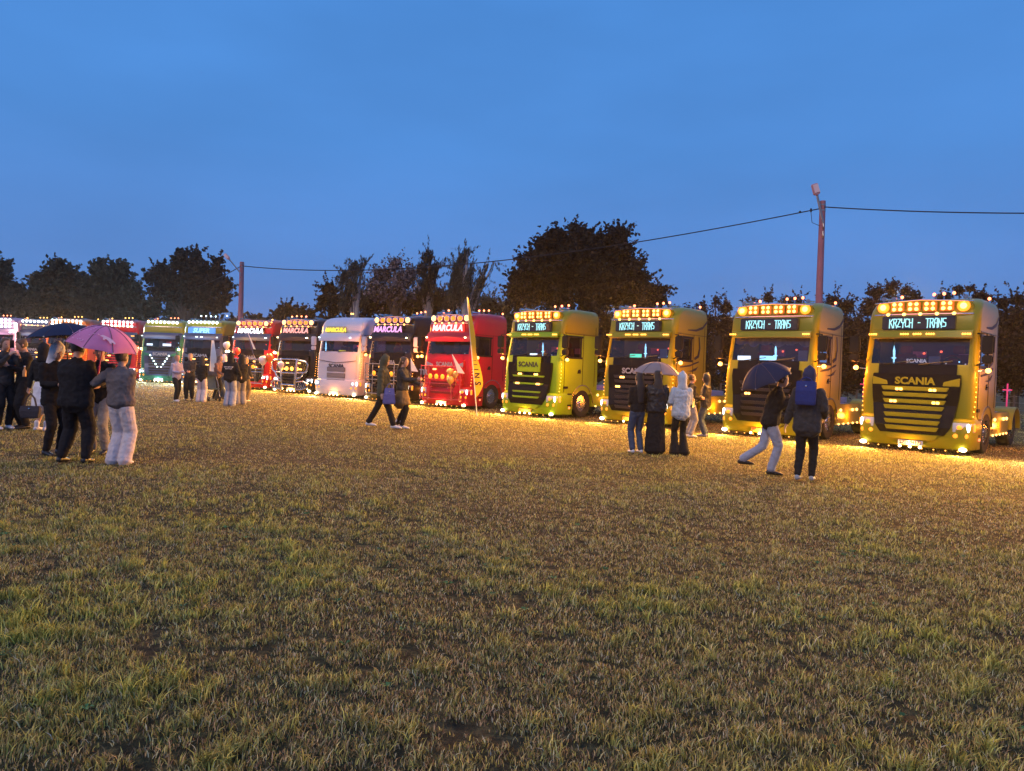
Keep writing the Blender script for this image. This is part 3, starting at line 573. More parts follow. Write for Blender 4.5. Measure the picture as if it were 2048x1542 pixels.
# ------------------------------------------------------------------ ground
def vnoise(x, y, s, seed):
    g = np.random.default_rng(seed).random((256, 256)); u = x/s+500; v = y/s+500
    i = np.floor(u).astype(int); j = np.floor(v).astype(int); fu = u-i; fv = v-j; fu = fu*fu*(3-2*fu); fv = fv*fv*(3-2*fv)
    a = g[i % 256, j % 256]; b = g[(i+1) % 256, j % 256]; c = g[i % 256, (j+1) % 256]; d = g[(i+1) % 256, (j+1) % 256]
    return (a*(1-fu)+b*fu)*(1-fv)+(c*(1-fu)+d*fu)*fv
def groundmat():
    m = bpy.data.materials.new('turf'); m.use_nodes = True; t = m.node_tree; b = t.nodes['Principled BSDF']; b.inputs['Roughness'].default_value = .95; b.inputs['Specular IOR Level'].default_value = .15
    c = t.nodes.new('ShaderNodeTexCoord'); prev = None
    def ns(scale, det=5, rough=.6):
        n = t.nodes.new('ShaderNodeTexNoise'); n.inputs['Scale'].default_value = scale; n.inputs['Detail'].default_value = det; n.inputs['Roughness'].default_value = rough; t.links.new(c.outputs['Object'], n.inputs[0]); return n
    n1 = ns(.55); n2 = ns(9, 8, .75); n3 = ns(60, 4, .8)
    r = t.nodes.new('ShaderNodeValToRGB'); t.links.new(n2.outputs[0], r.inputs[0]); e = r.color_ramp.elements
    e[0].position = .3; e[0].color = (.022, .021, .019, 1); e[1].position = .72; e[1].color = (.42, .35, .19, 1); k = e.new(.5); k.color = (.095, .088, .058, 1)
    r2 = t.nodes.new('ShaderNodeValToRGB'); t.links.new(n1.outputs[0], r2.inputs[0]); e = r2.color_ramp.elements
    e[0].position = .35; e[0].color = (.75, .85, .6, 1); e[1].position = .65; e[1].color = (1.15, 1.0, .85, 1)
    mx = t.nodes.new('ShaderNodeMix'); mx.data_type = 'RGBA'; mx.blend_type = 'MULTIPLY'; mx.inputs[0].default_value = 1
    t.links.new(r.outputs[0], mx.inputs[6]); t.links.new(r2.outputs[0], mx.inputs[7]); t.links.new(mx.outputs[2], b.inputs['Base Color'])
    bp = t.nodes.new('ShaderNodeBump'); bp.inputs['Strength'].default_value = 1; bp.inputs['Distance'].default_value = .05
    ad = t.nodes.new('ShaderNodeMath'); ad.operation = 'ADD'; t.links.new(n2.outputs[0], ad.inputs[0]); t.links.new(n3.outputs[0], ad.inputs[1])
    t.links.new(ad.outputs[0], bp.inputs['Height']); t.links.new(bp.outputs[0], b.inputs['Normal']); return m
b = B(); b.add([(-260, -60, 0), (260, -60, 0), (260, 300, 0), (-260, 300, 0)], [(0, 1, 2, 3)]); g = b.build('ground', groundmat()); tag(g, kind='structure')

def leafmat(name, rough=.7, trans=.25):
    m = bpy.data.materials.new(name); m.use_nodes = True; t = m.node_tree; b = t.nodes['Principled BSDF']; b.inputs['Roughness'].default_value = rough; b.inputs['Specular IOR Level'].default_value = .3
    a = t.nodes.new('ShaderNodeAttribute'); a.attribute_name = 'col'; t.links.new(a.outputs['Color'], b.inputs['Base Color'])
    tl = t.nodes.new('ShaderNodeBsdfTranslucent'); t.links.new(a.outputs['Color'], tl.inputs[0]); mx = t.nodes.new('ShaderNodeMixShader'); mx.inputs[0].default_value = trans
    o = t.nodes['Material Output']; t.links.new(b.outputs[0], mx.inputs[1]); t.links.new(tl.outputs[0], mx.inputs[2]); t.links.new(mx.outputs[0], o.inputs[0]); return m
M_GRASS = leafmat('grass_blade'); M_LEAF = leafmat('leaf', .8, .2)
def raw_mesh(name, V, Fl, Fn, colr, m, parent=None):
    me = bpy.data.meshes.new(name); me.vertices.add(len(V)); me.vertices.foreach_set('co', V.astype(np.float32).ravel())
    me.loops.add(len(Fl)); me.loops.foreach_set('vertex_index', Fl.astype(np.int32)); me.polygons.add(len(Fn))
    st = np.concatenate([[0], np.cumsum(Fn)[:-1]]).astype(np.int32); me.polygons.foreach_set('loop_start', st); me.polygons.foreach_set('loop_total', Fn.astype(np.int32))
    at_ = me.color_attributes.new('col', 'FLOAT_COLOR', 'POINT'); c4 = np.ones((len(V), 4), np.float32); c4[:, :3] = colr; at_.data.foreach_set('color', c4.ravel())
    me.materials.append(m); me.update(calc_edges=True); o = bpy.data.objects.new(name, me); COL.objects.link(o)
    if parent: o.parent = parent
    return o
def grass():
    Vs, Cs, n5, n3 = [], [], 0, 0
    bands = [(1.9, 4.2, 7500, .92, .85), (4.2, 7, 4800, .85, 1.0), (7, 11, 2400, .78, 1.3), (11, 17, 1000, .74, 2.1), (17, 27, 340, .7, 3.4), (27, 46, 80, .8, 6)]
    V5, C5, V3, C3 = [], [], [], []
    for y0, y1, dens, hk, wk in bands:
        area = .80*(y1*y1-y0*y0)+2*(y1-y0); n = int(dens*area)
        y = np.sqrt(RNG.random(n)*(y1*y1-y0*y0)+y0*y0); x = (RNG.random(n)*2-1)*(y*.80+.8)
        cl = .40*vnoise(x, y, .10, 1)+.25*vnoise(x, y, .5, 2)+.35*vnoise(x, y, .045, 5); big = vnoise(x, y, .9, 3)*.6+vnoise(x, y, 3.1, 4)*.4
        keep = cl > .34+.14*(RNG.random(n)-.5); x, y, cl, big = x[keep], y[keep], cl[keep], big[keep]; n = len(x)
        fine = vnoise(x, y, .11, 8)
        tuft = np.clip((cl-.46)*5, 0, 1)*np.clip(big*.9+fine*1.3-.55, .10, 1.25)
        h = (.012+.022*RNG.random(n)+.072*tuft*(.25+.75*RNG.random(n)))*hk
        wd = (.0016+.0020*RNG.random(n)+.0012*tuft)*wk
        th = RNG.random(n)*2*np.pi; lean = (.15+1.3*RNG.random(n)**1.5)*h; ph = RNG.random(n)*2*np.pi
        lx, ly = np.cos(ph)*lean, np.sin(ph)*lean; wx, wy = np.cos(th)*wd, np.sin(th)*wd
        # colour: straw, brown, olive, green
        k = RNG.random(n); gk = np.clip(tuft*.75+(big-.5)*.6+.35*(RNG.random(n)-.4), 0, 1)*np.clip(1.25-y/24, .3, 1)
        straw = np.array([.62, .47, .25]); brown = np.array([.30, .21, .13]); olive = np.array([.36, .34, .10]); green = np.array([.32, .42, .09])
        c = np.where((k < .35)[:, None], straw, np.where((k < .56)[:, None], brown, olive))
        c = c*(1-gk[:, None])+(green*.5+olive*.5+np.array([.10, .09, .0])*RNG.random(n)[:, None])*gk[:, None]
        pale = RNG.random(n) < .02; c[pale] = np.array([.45, .42, .30])
        c = np.minimum(c*(.35+1.75*RNG.random(n)**1.6)[:, None], .72)
        P = lambda a, bb, z: np.stack([a, bb, z], 1)
        z0 = np.zeros(n)-.004
        if y1 <= 11:
            q = np.stack([P(x-wx, y-wy, z0), P(x+wx, y+wy, z0), P(x-wx*.8+lx*.35, y-wy*.8+ly*.35, h*.62), P(x+wx*.8+lx*.35, y+wy*.8+ly*.35, h*.62), P(x+lx, y+ly, h)], 1)
            V5.append(q.reshape(-1, 3)); C5.append(np.repeat(c, 5, 0))
        else:
            q = np.stack([P(x-wx, y-wy, z0), P(x+wx, y+wy, z0), P(x+lx, y+ly, h)], 1); V3.append(q.reshape(-1, 3)); C3.append(np.repeat(c, 3, 0))
    V5 = np.concatenate(V5); C5 = np.concatenate(C5); V3 = np.concatenate(V3); C3 = np.concatenate(C3)
    n5 = len(V5)//5; n3 = len(V3)//3
    f5 = (np.arange(n5)[:, None]*5+np.array([0, 1, 3, 2, 2, 3, 4])[None]).ravel(); f3 = np.arange(n3*3)+len(V5)
    Fn = np.concatenate([np.tile([4, 3], n5), np.full(n3, 3)])
    o = raw_mesh('grass', np.concatenate([V5, V3]), np.concatenate([f5, f3]), Fn, np.concatenate([C5, C3]), M_GRASS)
    tag(o, kind='stuff'); print('grass blades', n5, n3)
grass()
# broad weed leaves scattered in the turf
def weeds():
    n = 110; y = np.sqrt(RNG.random(n)*(60-7)+7); x = (RNG.random(n)*2-1)*(y*.78); V = []; C = []; F = []
    for i in range(n):
        k = 3+int(RNG.random()*4); s = .010+.014*RNG.random(); g_ = .5+.9*RNG.random()
        for j in range(k):
            a = 2*math.pi*j/k+RNG.random(); ca, sa = math.cos(a), math.sin(a); o = len(V)
            V += [(x[i], y[i], .012), (x[i]+s*ca-.45*s*sa, y[i]+s*sa+.45*s*ca, .03), (x[i]+1.9*s*ca, y[i]+1.9*s*sa, .026), (x[i]+s*ca+.45*s*sa, y[i]+s*sa-.45*s*ca, .03)]
            C += [(.10*g_, .22*g_, .08*g_)]*4; F += [o, o+1, o+2, o+3]
    o = raw_mesh('weeds', np.array(V), np.array(F), np.full(len(F)//4, 4), np.array(C), M_GRASS); tag(o, kind='stuff')
weeds()

# ------------------------------------------------------------------ trees
M_BARK = mat('bark', (.07, .055, .045), rough=.95, bump=(6, .6))
M_BIRCH = mat('birch_bark', (.35, .33, .32), rough=.8, noise=(3, .6))
def tree(label, Y, tpx, blobs, n, size, cols, group, seed=0, droop=0, bark=None, name='tree', cat='tree', lean=0, gap=.35, depthk=.8, base=0, spray=1.6):
    rng = np.random.default_rng(seed+11); base_p = at(tpx, hor(tpx), Y); T = empty(name, (base_p.x, Y, 0)); tag(T, label, cat, group)
    o = np.array([base_p.x, Y, 0]); cs = []; rs = []
    for (px, py, r) in blobs:
        r *= .88
        p = at(px, py, Y); cs.append((p.x-o[0], (rng.random()-.5)*r*Y/F*1.2, max(p.z, .2))); rs.append(r*Y/F)
    cs = np.array(cs); rs = np.array(rs); wts = rs**2/np.sum(rs**2)
    # clusters of leaves on shells of blobs
    n = int(n*1.4); size = size*.82; nc = max(30, n//18); ci = rng.choice(len(cs), nc, p=wts); d = rng.normal(size=(nc, 3)); d /= np.linalg.norm(d, axis=1)[:, None]
    rad = rs[ci]*(.25+.62*rng.random(nc)+.20*np.abs(rng.normal(size=nc))); C = cs[ci]+d*rad[:, None]*np.array([1, depthk, 1]); C[:, 2] = np.maximum(C[:, 2], .15)
    k = rng.integers(0, nc, n); cr = (.08+.24*rng.random(nc))*np.mean(rs)*1.1
    off = rng.normal(size=(n, 3))*cr[k][:, None]*.55
    if droop: off[:, 2] = -np.abs(rng.random(n))*droop*(.3+rng.random(nc)[k]); off[:, :2] *= .35; off[:, 0] += -off[:, 2]*lean
    P = C[k]+off
    if spray:   # leaves strung along thin twigs that break the outline
        ns = int(n*.16); nt_ = max(6, ns//(16 if not droop else 24)); bi = rng.choice(len(cs), nt_, p=wts); dv = rng.normal(size=(nt_, 3))*np.array([1, .7, .8])+np.array([0, 0, .45]); dv /= np.linalg.norm(dv, axis=1)[:, None]
        st0 = cs[bi]+dv*rs[bi][:, None]*.75; ln = (.35+.5*rng.random(nt_))*spray; ti = rng.integers(0, nt_, ns); tt = rng.random(ns)
        P[:ns] = st0[ti]+dv[ti]*(ln[ti]*tt)[:, None]+rng.normal(size=(ns, 3))*.055*spray*(1.15-tt)[:, None]
    P[:, 2] = np.maximum(P[:, 2], .05)
    a = rng.normal(size=(n, 3)); a /= np.linalg.norm(a, axis=1)[:, None]; b_ = np.cross(a, rng.normal(size=(n, 3))); b_ /= np.linalg.norm(b_, axis=1)[:, None]
    s = size*(.6+.8*rng.random(n))[:, None]
    if droop: a = a*.35+np.array([lean, 0, -1]); a /= np.linalg.norm(a, axis=1)[:, None]; V = np.stack([P-a*s, P+b_*s*.35, P+a*s, P-b_*s*.35], 1)
    else: V = np.stack([P-a*s, P+b_*s*.6, P+a*s, P-b_*s*.6], 1)
    cl = np.array(cols); c = cl[rng.integers(0, len(cl), nc)][k]*(.6+.8*rng.random(n))[:, None]
    bk = bark or M_BARK; tb = B(); top = cs[np.argmax(cs[:, 2])]; H = float(np.mean(cs[:, 2])); tr = .028*H+.05
    tb.tube([(0, 0, -.1), (top[0]*.1, 0, H*.35), (top[0]*.4, 0, H*.8), (top[0]*.8, 0, min(top[2], H*1.25))], [tr*1.3, tr, tr*.6, tr*.2], 8)
    for j in range(len(cs)):
        s0 = Vector((top[0]*.15, 0, H*(.3+.35*rng.random()))); e_ = Vector(cs[j]); mid = (s0+e_)/2+Vector((0, 0, .08*H)); tb.tube([s0, mid, e_], [tr*.45, tr*.3, tr*.12], 6)
        for q in range(3):
            dd = rng.normal(size=3); dd /= np.linalg.norm(dd); tb.tube([e_, e_+Vector(dd)*rs[j]*.85], [tr*.12, .01], 4)
    tb.build('trunk', bk, T, True)
    raw_mesh('crown', V.reshape(-1, 3), np.arange(4*n), np.full(n, 4), np.repeat(c, 4, 0), M_LEAF, T)
    return T
OAK = [(.028, .022, .014), (.036, .03, .014), (.02, .018, .013), (.05, .034, .02)]
OLV = [(.042, .045, .025), (.034, .035, .022), (.055, .055, .032), (.028, .03, .02)]
BIR = [(.07, .08, .06), (.05, .055, .045), (.09, .10, .08)]
tree('big dark oak rising behind the yellow trucks, its crown rounder and larger than any other', 58, 1165, [(1165, 520, 58), (1105, 500, 38), (1228, 498, 40), (1068, 540, 38), (1252, 545, 42), (1045, 590, 36), (1110, 575, 55), (1190, 580, 55), (1258, 590, 40), (1165, 478, 28), (1112, 474, 20), (1238, 470, 17), (1150, 462, 12), (1085, 488, 14), (1035, 560, 16), (1285, 560, 16)], 42000, .17, OAK, 'trees beyond the field', 1)
tree('small leafy tree just right of the big oak', 55, 1305, [(1305, 585, 16), (1318, 600, 16), (1290, 610, 20), (1325, 580, 8)], 4200, .16, OAK, 'trees beyond the field', 2)
LT = 76
tree('dark tree cut off by the left edge of the photo', LT, 0, [(0, 560, 25), (-20, 560, 40), (18, 590, 26), (5, 535, 15), (32, 610, 22), (-5, 610, 40)], 9000, .26, OLV, 'trees beyond the field', 3)
tree('tree with a pointed crown second from the left edge', LT, 110, [(113, 542, 22), (118, 526, 9), (80, 560, 18), (150, 553, 15), (95, 585, 34), (140, 590, 28), (62, 600, 20), (110, 610, 40), (150, 620, 25)], 16000, .25, OLV, 'trees beyond the field', 4)
tree('broad grey-green tree between the pointed tree and the darkest left tree', LT-2, 215, [(200, 545, 20), (240, 543, 18), (215, 575, 36), (258, 580, 24), (175, 585, 24), (205, 528, 9), (245, 526, 7), (270, 605, 20), (190, 610, 35), (235, 612, 35)], 17000, .25, [(.065, .066, .042), (.05, .05, .035), (.08, .08, .052)], 'trees beyond the field', 5)
tree('dark ragged tree left of the smaller lamp pole', LT-6, 375, [(358, 505, 9), (362, 525, 17), (392, 513, 10), (325, 545, 18), (298, 556, 9), (390, 542, 24), (436, 522, 8), (428, 545, 14), (445, 572, 16), (415, 578, 26), (345, 575, 30), (385, 590, 30), (452, 598, 12), (315, 588, 16), (430, 612, 18)], 24000, .21, [(.035, .03, .022), (.05, .038, .028), (.028, .024, .02)], 'trees beyond the field', 6)
BG = 'birches and bushes beyond the field'
tree('wispy birch at the left of the middle trees', 60, 705, [(712, 530, 14), (690, 545, 12), (728, 525, 8), (705, 565, 18), (725, 585, 18), (695, 595, 16)], 7500, .13, BIR, BG, 7, droop=1.1, lean=-.25, bark=M_BIRCH, name='birch_tree')
tree('tree with pale pinkish blossom between the birches', 57, 785, [(790, 530, 14), (765, 550, 18), (805, 560, 22), (760, 585, 22), (795, 590, 24), (820, 545, 9), (745, 570, 10)], 11000, .11, [(.07, .06, .05), (.30, .26, .27), (.06, .05, .04), (.22, .18, .19)], BG, 8)
tree('dark upright birch in the centre of the middle trees', 61, 855, [(858, 508, 14), (845, 530, 14), (870, 535, 14), (858, 560, 20), (840, 585, 20), (880, 590, 18), (828, 548, 8)], 10000, .13, [(.045, .05, .04), (.035, .035, .03)], BG, 9, droop=.8, lean=-.15, bark=M_BIRCH, name='birch_tree')
tree('tallest birch with branches blown out to the right', 59, 925, [(935, 500, 8), (925, 515, 13), (918, 540, 18), (945, 535, 9), (975, 528, 6), (988, 524, 4), (930, 570, 22), (965, 555, 10), (905, 585, 16), (950, 590, 16)], 12000, .13, BIR, BG, 10, droop=1.3, lean=-.3, bark=M_BIRCH, name='birch_tree')
tree('low dark bush left of the wispy birch', 62, 655, [(660, 580, 14), (648, 600, 12), (672, 605, 16), (637, 612, 7), (668, 622, 12)], 5500, .14, OAK, BG, 11, name='bush', cat='bush')
tree('pale low willow bush behind the yellow feather flag', 66, 965, [(940, 612, 20), (980, 612, 22), (900, 606, 18), (1010, 618, 14), (860, 615, 18)], 8000, .14, [(.10, .11, .08), (.08, .085, .06)], BG, 12, name='bush', cat='bush')
tree('low bush on the skyline above the black truck with the bull bar', 80, 585, [(575, 622, 14), (600, 626, 12), (560, 628, 10), (622, 628, 8)], 3500, .2, OAK, BG, 13, name='bush', cat='bush')
tree('low dark undergrowth tree below the birches', 64, 770, [(700, 615, 20), (740, 612, 22), (780, 618, 22), (825, 612, 22), (865, 618, 18)], 9000, .16, OAK, BG, 14, name='bush', cat='bush')
tree('low dark bush filling the gap under the two left trees', 80, 160, [(60, 628, 22), (110, 630, 22), (160, 625, 24), (210, 628, 24), (260, 625, 24), (300, 620, 22), (350, 622, 22), (400, 622, 22), (20, 628, 22)], 12000, .26, OLV, BG, 15, name='bush', cat='bush')
tree('dark undergrowth filling the space below the big oak', 52, 1180, [(x, y, 30) for x in range(1010, 1350, 34) for y in (650, 700, 735)], 26000, .17, OAK, BG, 16, name='bush', cat='bush')
tree('dark undergrowth below the blossom tree and birches', 62, 800, [(x, y, 26) for x in range(560, 1020, 34) for y in (650, 690, 715)], 22000, .2, OAK, BG, 17, name='bush', cat='bush')
tree('dark growth along the field edge behind the left trucks', 84, 250, [(x, y, 24) for x in range(-40, 580, 34) for y in (655, 690)], 22000, .3, OAK, BG, 18, name='bush', cat='bush')
HG = 'hedge bushes behind the yellow trucks'
HB = [('bush just right of the small tree, behind the third yellow truck', 1350, 40, [(1345, 605, 12), (1372, 612, 14), (1350, 640, 26)], 3400),
      ('bush behind the curtained truck, left part', 1420, 38, [(1405, 602, 14), (1432, 592, 11), (1452, 600, 14), (1415, 635, 28), (1450, 640, 28)], 6000),
      ('bush behind the curtained truck, by the pole foot', 1530, 37, [(1500, 592, 13), (1535, 584, 13), (1570, 590, 14), (1600, 592, 13), (1520, 625, 28), (1575, 630, 28)], 7500),
      ('bush right of the tall pole', 1680, 33, [(1665, 588, 13), (1690, 598, 16), (1650, 604, 14), (1680, 640, 34), (1670, 690, 36)], 8000),
      ('bush rising highest behind the nearest truck', 1775, 31, [(1752, 572, 15), (1785, 562, 13), (1812, 566, 13), (1830, 580, 14), (1740, 600, 22), (1790, 600, 30), (1720, 650, 36), (1700, 720, 36)], 10000),
      ('bush behind the rear of the nearest truck', 1930, 30, [(1890, 582, 14), (1915, 570, 9), (1938, 562, 8), (1960, 580, 15), (1900, 620, 32), (1960, 630, 34)], 7500),
      ('bush at the right edge of the photo', 2030, 29, [(2010, 592, 13), (2040, 588, 16), (2070, 590, 20), (2020, 630, 30), (2050, 650, 40), (2020, 690, 42), (2040, 730, 44), (2090, 680, 50)], 10000)]
for i, (lb, tpx, Y, bl, n) in enumerate(HB):
    x0, x1 = min(q[0] for q in bl), max(q[0] for q in bl); low = [(x, y, 34) for x in np.linspace(x0, x1, max(2, int((x1-x0)/32))) for y in (665, 705, 745)]
    bl, n = bl+low, int(n*2.4)
    tree(lb, Y, tpx, [(q[0], q[1]+14, q[2]) for q in bl], int(n*1.25), .075, [(.032, .022, .02), (.046, .032, .03), (.022, .018, .018)], HG, 30+i, name='bush', cat='bush', spray=.95)

# ------------------------------------------------------------------ poles, wires, fence
M_POLE = mat('concrete_pole_lit', (.36, .15, .18), rough=.85, noise=(2.5, .25), bump=(12, .4))  # pinkish light on the concrete is put into the base colour
def pole(label, px, Y, ptop, pbase, r0, r1, head):
    base = at(pbase, hor(pbase), Y); base.z = 0; top = at(*ptop, Y); T = empty('lamp_pole', base); tag(T, label, 'lamp pole', 'concrete lamp poles')
    d = top-base; b = B(); b.tube([(0, 0, 0), d*.5, d], [r0, (r0+r1)/2, r1], 12); b.build('pole', M_POLE, T, True)
    b = B()
    for k in (.985, .96): b.tube([d*k, d*(k-.006)], r1*1.12, 12)
    for k in (.90, .86): b.tube([d*k+Vector((0, -r1, 0)), d*(k-.02)+Vector((0, -r1-.06, 0)), d*(k-.03)+Vector((0, -r1, 0))], .025, 5)
    b.build('clamp', M_STL, T)
    hd = at(*head[0], Y)-base; j = at(*head[1], Y)-base
    b = B(); b.tube([d*.90+Vector((0, -r1, 0)), j+Vector((0, -.15, 0))], .05, 8); b.build('bracket_arm', M_STL, T)
    ax = (hd-j); ln = ax.length; ax.normalize(); sd = Vector((ax.z, 0, -ax.x)); q = Vector((0, -.15, 0)); wd = head[2]
    b = B(); nn = Vector((0, -.10, 0))
    for s_ in (1,):
        r_ = [[j+q+ax*t*ln+sd*w_*u+nn*v for u, v in ((-1, 0), (-.8, .8), (.8, .8), (1, 0), (.8, -.7), (-.8, -.7))] for t, w_ in ((0, wd*.4), (.1, wd), (.9, wd), (1, wd*.8))]
    b.loft(r_); h = b.build('lamp_head', mat('lamp_head_pink_lit', (.62, .30, .30), rough=.5), T, bevel=.01)  # pink light on head and glass is painted into their colours
    b = B(); b.loft([[j+q+ax*t*ln+sd*wd*.75*u+Vector((0, -.095-.012*v, 0)) for u, v in ((-1, 0), (1, 0), (1, 1), (-1, 1))] for t in (.2, .92)]); b.build('lamp_glass', mat('lamp_glass_pale', (.85, .62, .60), rough=.3), h)
    return T, base+d
PA, ta = pole('tall concrete pole with a tilted lamp head, behind the curtained truck', 1637, 29, (1645.5, 402), 1633, .165, .11, ((1625, 370), (1631, 392), .14))
PB, tb_ = pole('smaller far concrete pole with a thin lamp head, left of centre', 482, 56, (484, 524), 479, .24, .16, ((451, 509), (460, 519), .13))
def wire(label, p, q, sag, group='overhead wires'):
    b = B(); n = 30; pts = [p.lerp(q, k/n)+Vector((0, 0, -sag*4*(k/n)*(1-k/n))) for k in range(n+1)]; b.tube(pts, [.012+.0004*x.y for x in pts], 5)
    o = b.build('power_line', M_BLK); tag(o, label, 'cable', group); return o
wire('wire sagging between the two lamp poles', at(1641, 417, 28.85), at(486, 532, 55.8), 1.15)
wire('wire running from the tall pole to the right edge', at(1649, 414, 28.85), at(2300, 424, 22), .12)
wire('wire running left from the smaller pole', at(481, 533, 55.8), at(330, 585, 80), .5)
b = B(); p = at(1600, 424, 28.9); b.ell(p, (.05, .05, .05)); b.tube([at(1622, 417, 28.9), at(1622, 424, 28.9)], .035, 6); b.tube([at(1622, 424, 28.9), at(1624, 445, 28.9), at(1640, 452, 28.9)], .012, 4)
o = b.build('cable_clamp', M_BLK); tag(o, 'small black clamp with a hanging loop on the wire beside the tall pole', 'clamp')
# wire fence behind the yellow trucks
F_ = empty('wire_fence', (16, 27, 0)); tag(F_, 'low wire fence behind the trucks at the right edge', 'fence')
f0 = Vector((9.5, 33.0, 0)); f1 = Vector((30, 24.0, 0))
for k in range(9):
    p = f0.lerp(f1, k/8)-Vector((16, 27, 0)); b = B(); b.tube([p, p+Vector((0, 0, 1.35))], .04, 6); b.build('post', mat('fence_wood', (.12, .09, .08), rough=.9), F_)
b = B()
for z in (.4, .75, 1.05, 1.3): b.tube([f0-Vector((16, 27, -z)), f1-Vector((16, 27, -z))], .008, 4)
b.build('fence_wire', M_STL, F_)

# ------------------------------------------------------------------ feather flags, balloons, pennants
def feather(label, base, tops, width, m, text=None, lean=0):
    T = empty('feather_flag', base); tag(T, label, 'flag'); H = tops[2]
    n = 24; V = []; Ff = []
    pole_p = [Vector((tops[0]*t, tops[1]*t, .0+H*t)) for t in [k/12 for k in range(13)]]
    b = B(); b.tube([p+Vector((0, 0, 0)) for p in pole_p], .018, 6); b.build('pole', mat('flag_pole', (.75, .72, .68), rough=.4), T)
    v = []; f = []
    for side in (0, .006):
        o = len(v)
        for k in range(n+1):
            t = .17+.83*k/n; c_ = Vector((tops[0]*t, tops[1]*t, H*t)); q = (t-.17)/.83
            wv = width*min(1, q*7)**.7*(1-q**1.6*.86)*(1-.30*math.exp(-((q-.45)/.12)**2)); yw = .10*math.sin(q*7)
            for u in (0, .5, 1): v.append((c_.x-.02+wv*u, c_.y+side+yw*u*1.3, c_.z-.10*u*(1-q)))
        for k in range(n):
            for u in (0, 1): a = o+3*k+u; f.append((a, a+1, a+4, a+3))
    b = B(); b.add(v, f); fl = b.build('flag_cloth', m, T, True)
    if text:
        for s_, q, sz in text:
            t = .17+.83*q; c_ = Vector((tops[0]*t, tops[1]*t, H*t)); vv, ff = text_verts(s_, sz, bold=.04); b = B()
            wv = width*(1-q**1.6*.86)*(1-.30*math.exp(-((q-.45)/.12)**2)); b.add([(c_.x-.02+wv*.5-p_[1], c_.y-.05-p_[2]+.10*math.sin(q*7)*.6-.03, c_.z+p_[0]-.04) for p_ in vv], ff); b.build('flag_letter', M_TXT, fl)
    return T
fb = gnd(954, 832); fb = Vector((fb.x, fb.y, 0)); tp_ = at(934, 594, fb.y)-fb
M_YCL = mat('cloth_flag_yellow', (.72, .46, .03), rough=.8)
feather('tall narrow yellow feather flag with dark letters in front of the red truck', fb, tp_, .34, M_YCL, [('S', .14, .27), ('N', .22, .23), ('I', .28, .2), ('I', .33, .16), ('I', .37, .12)])
fb = Vector((*tp(419, 37)[:2], 0)); feather('pale blue feather flag beside the grey-blue truck', fb, Vector((.1, 0, 2.5)), .62, mat('cloth_flag_blue', (.45, .58, .75), rough=.8), None)
def pennant(label, p, d, ln, m=None, dx=.12):
    T = empty('pennant', p); tag(T, label, 'pennant', 'small pennants on the trucks'); d = Vector(d).normalized()*ln
    b = B(); b.tube([(0, 0, -.25), d], .01, 5); b.build('stick', M_CHR, T)
    b = B(); b.add([d*.98, d*.1, d*.1+Vector((dx*2.2, -.03, -.02)), d*.98+Vector((.005, .006, 0)), d*.1+Vector((0, .006, 0)), d*.1+Vector((dx*2.2, -.024, -.02))], [(0, 1, 2), (3, 5, 4), (0, 2, 5, 3), (1, 0, 3, 4), (2, 1, 4, 5)]); b.build('pennant_cloth', m or mat('cloth_white', (.78, .76, .82), rough=.8), T)
pennant('small white pennant on the right end of the red truck bull bar', at(917, 750, 27.4), (-.35, 0, 1), .85)
pennant('small white pennant between the black truck and the red truck', at(823, 745, 27.6), (-.1, 0, 1), .55)
pennant('thin white pennant leaning left in front of the red truck windscreen', at(508, 702, 36.4), (-.38, 0, 1), 1.1, dx=.06)
M_BAL = {k: mat('balloon_'+k, c, rough=.25, coat=.6, sub=.0) for k, c in dict(white=(.75, .66, .74), orange=(.85, .18, .02), gold=(.72, .45, .12), red=(.8, .05, .03)).items()}
def balloon(label, px, py, Y, rpx, k, group):
    p = at(px, py, Y); r = rpx*Y/F; T = empty('balloon', p); tag(T, label, 'balloon', group)
    b = B(); prof = [(.001, -1.22), (.25, -1.1), (.62, -.72), (.92, -.2), (1.0, .2), (.86, .65), (.5, .98), (.001, 1.12)]
    b.loft([[(r*q*math.cos(a), r*q*math.sin(a), r*z) for a in [2*math.pi*j/14 for j in range(14)]] for q, z in prof]); b.build('skin', M_BAL[k], T, True)
    b = B(); b.loft([[(r*q*math.cos(a), r*q*math.sin(a), r*z) for a in [2*math.pi*j/6 for j in range(6)]] for q, z in ((.12, -1.34), (.04, -1.2), (.1, -1.15))]); b.tube([(0, 0, -r*1.3), (.03, 0, -r*2.2), (0, .05, -r*3.4)], .006, 4); b.build('knot', M_BAL[k], T)
BB = 'balloons tied to the trucks'
balloon('white balloon left on the chrome bull bar, beside an orange one', 526, 721, 34.6, 8.5, 'white', BB)
balloon('orange balloon above the chrome bull bar', 539, 716, 34.5, 8, 'orange', BB)
balloon('pale balloon in the middle of the chrome bull bar', 562, 730, 34.5, 6.5, 'white', BB)
balloon('largest lowest gold balloon on the red truck', 901, 760, 27.6, 8, 'gold', BB)
balloon('gold balloon topmost of the three on the red truck', 900, 744, 27.6, 7, 'gold', BB)
balloon('gold balloon rightmost of the three on the red truck', 911, 749, 27.55, 6.5, 'gold', BB)
balloon('pale balloon above the black hoodie with white writing', 453, 691, 36.5, 7, 'white', BB)
balloon('red glowing balloon above the two black hoodies', 474, 703, 36, 7, 'red', BB)

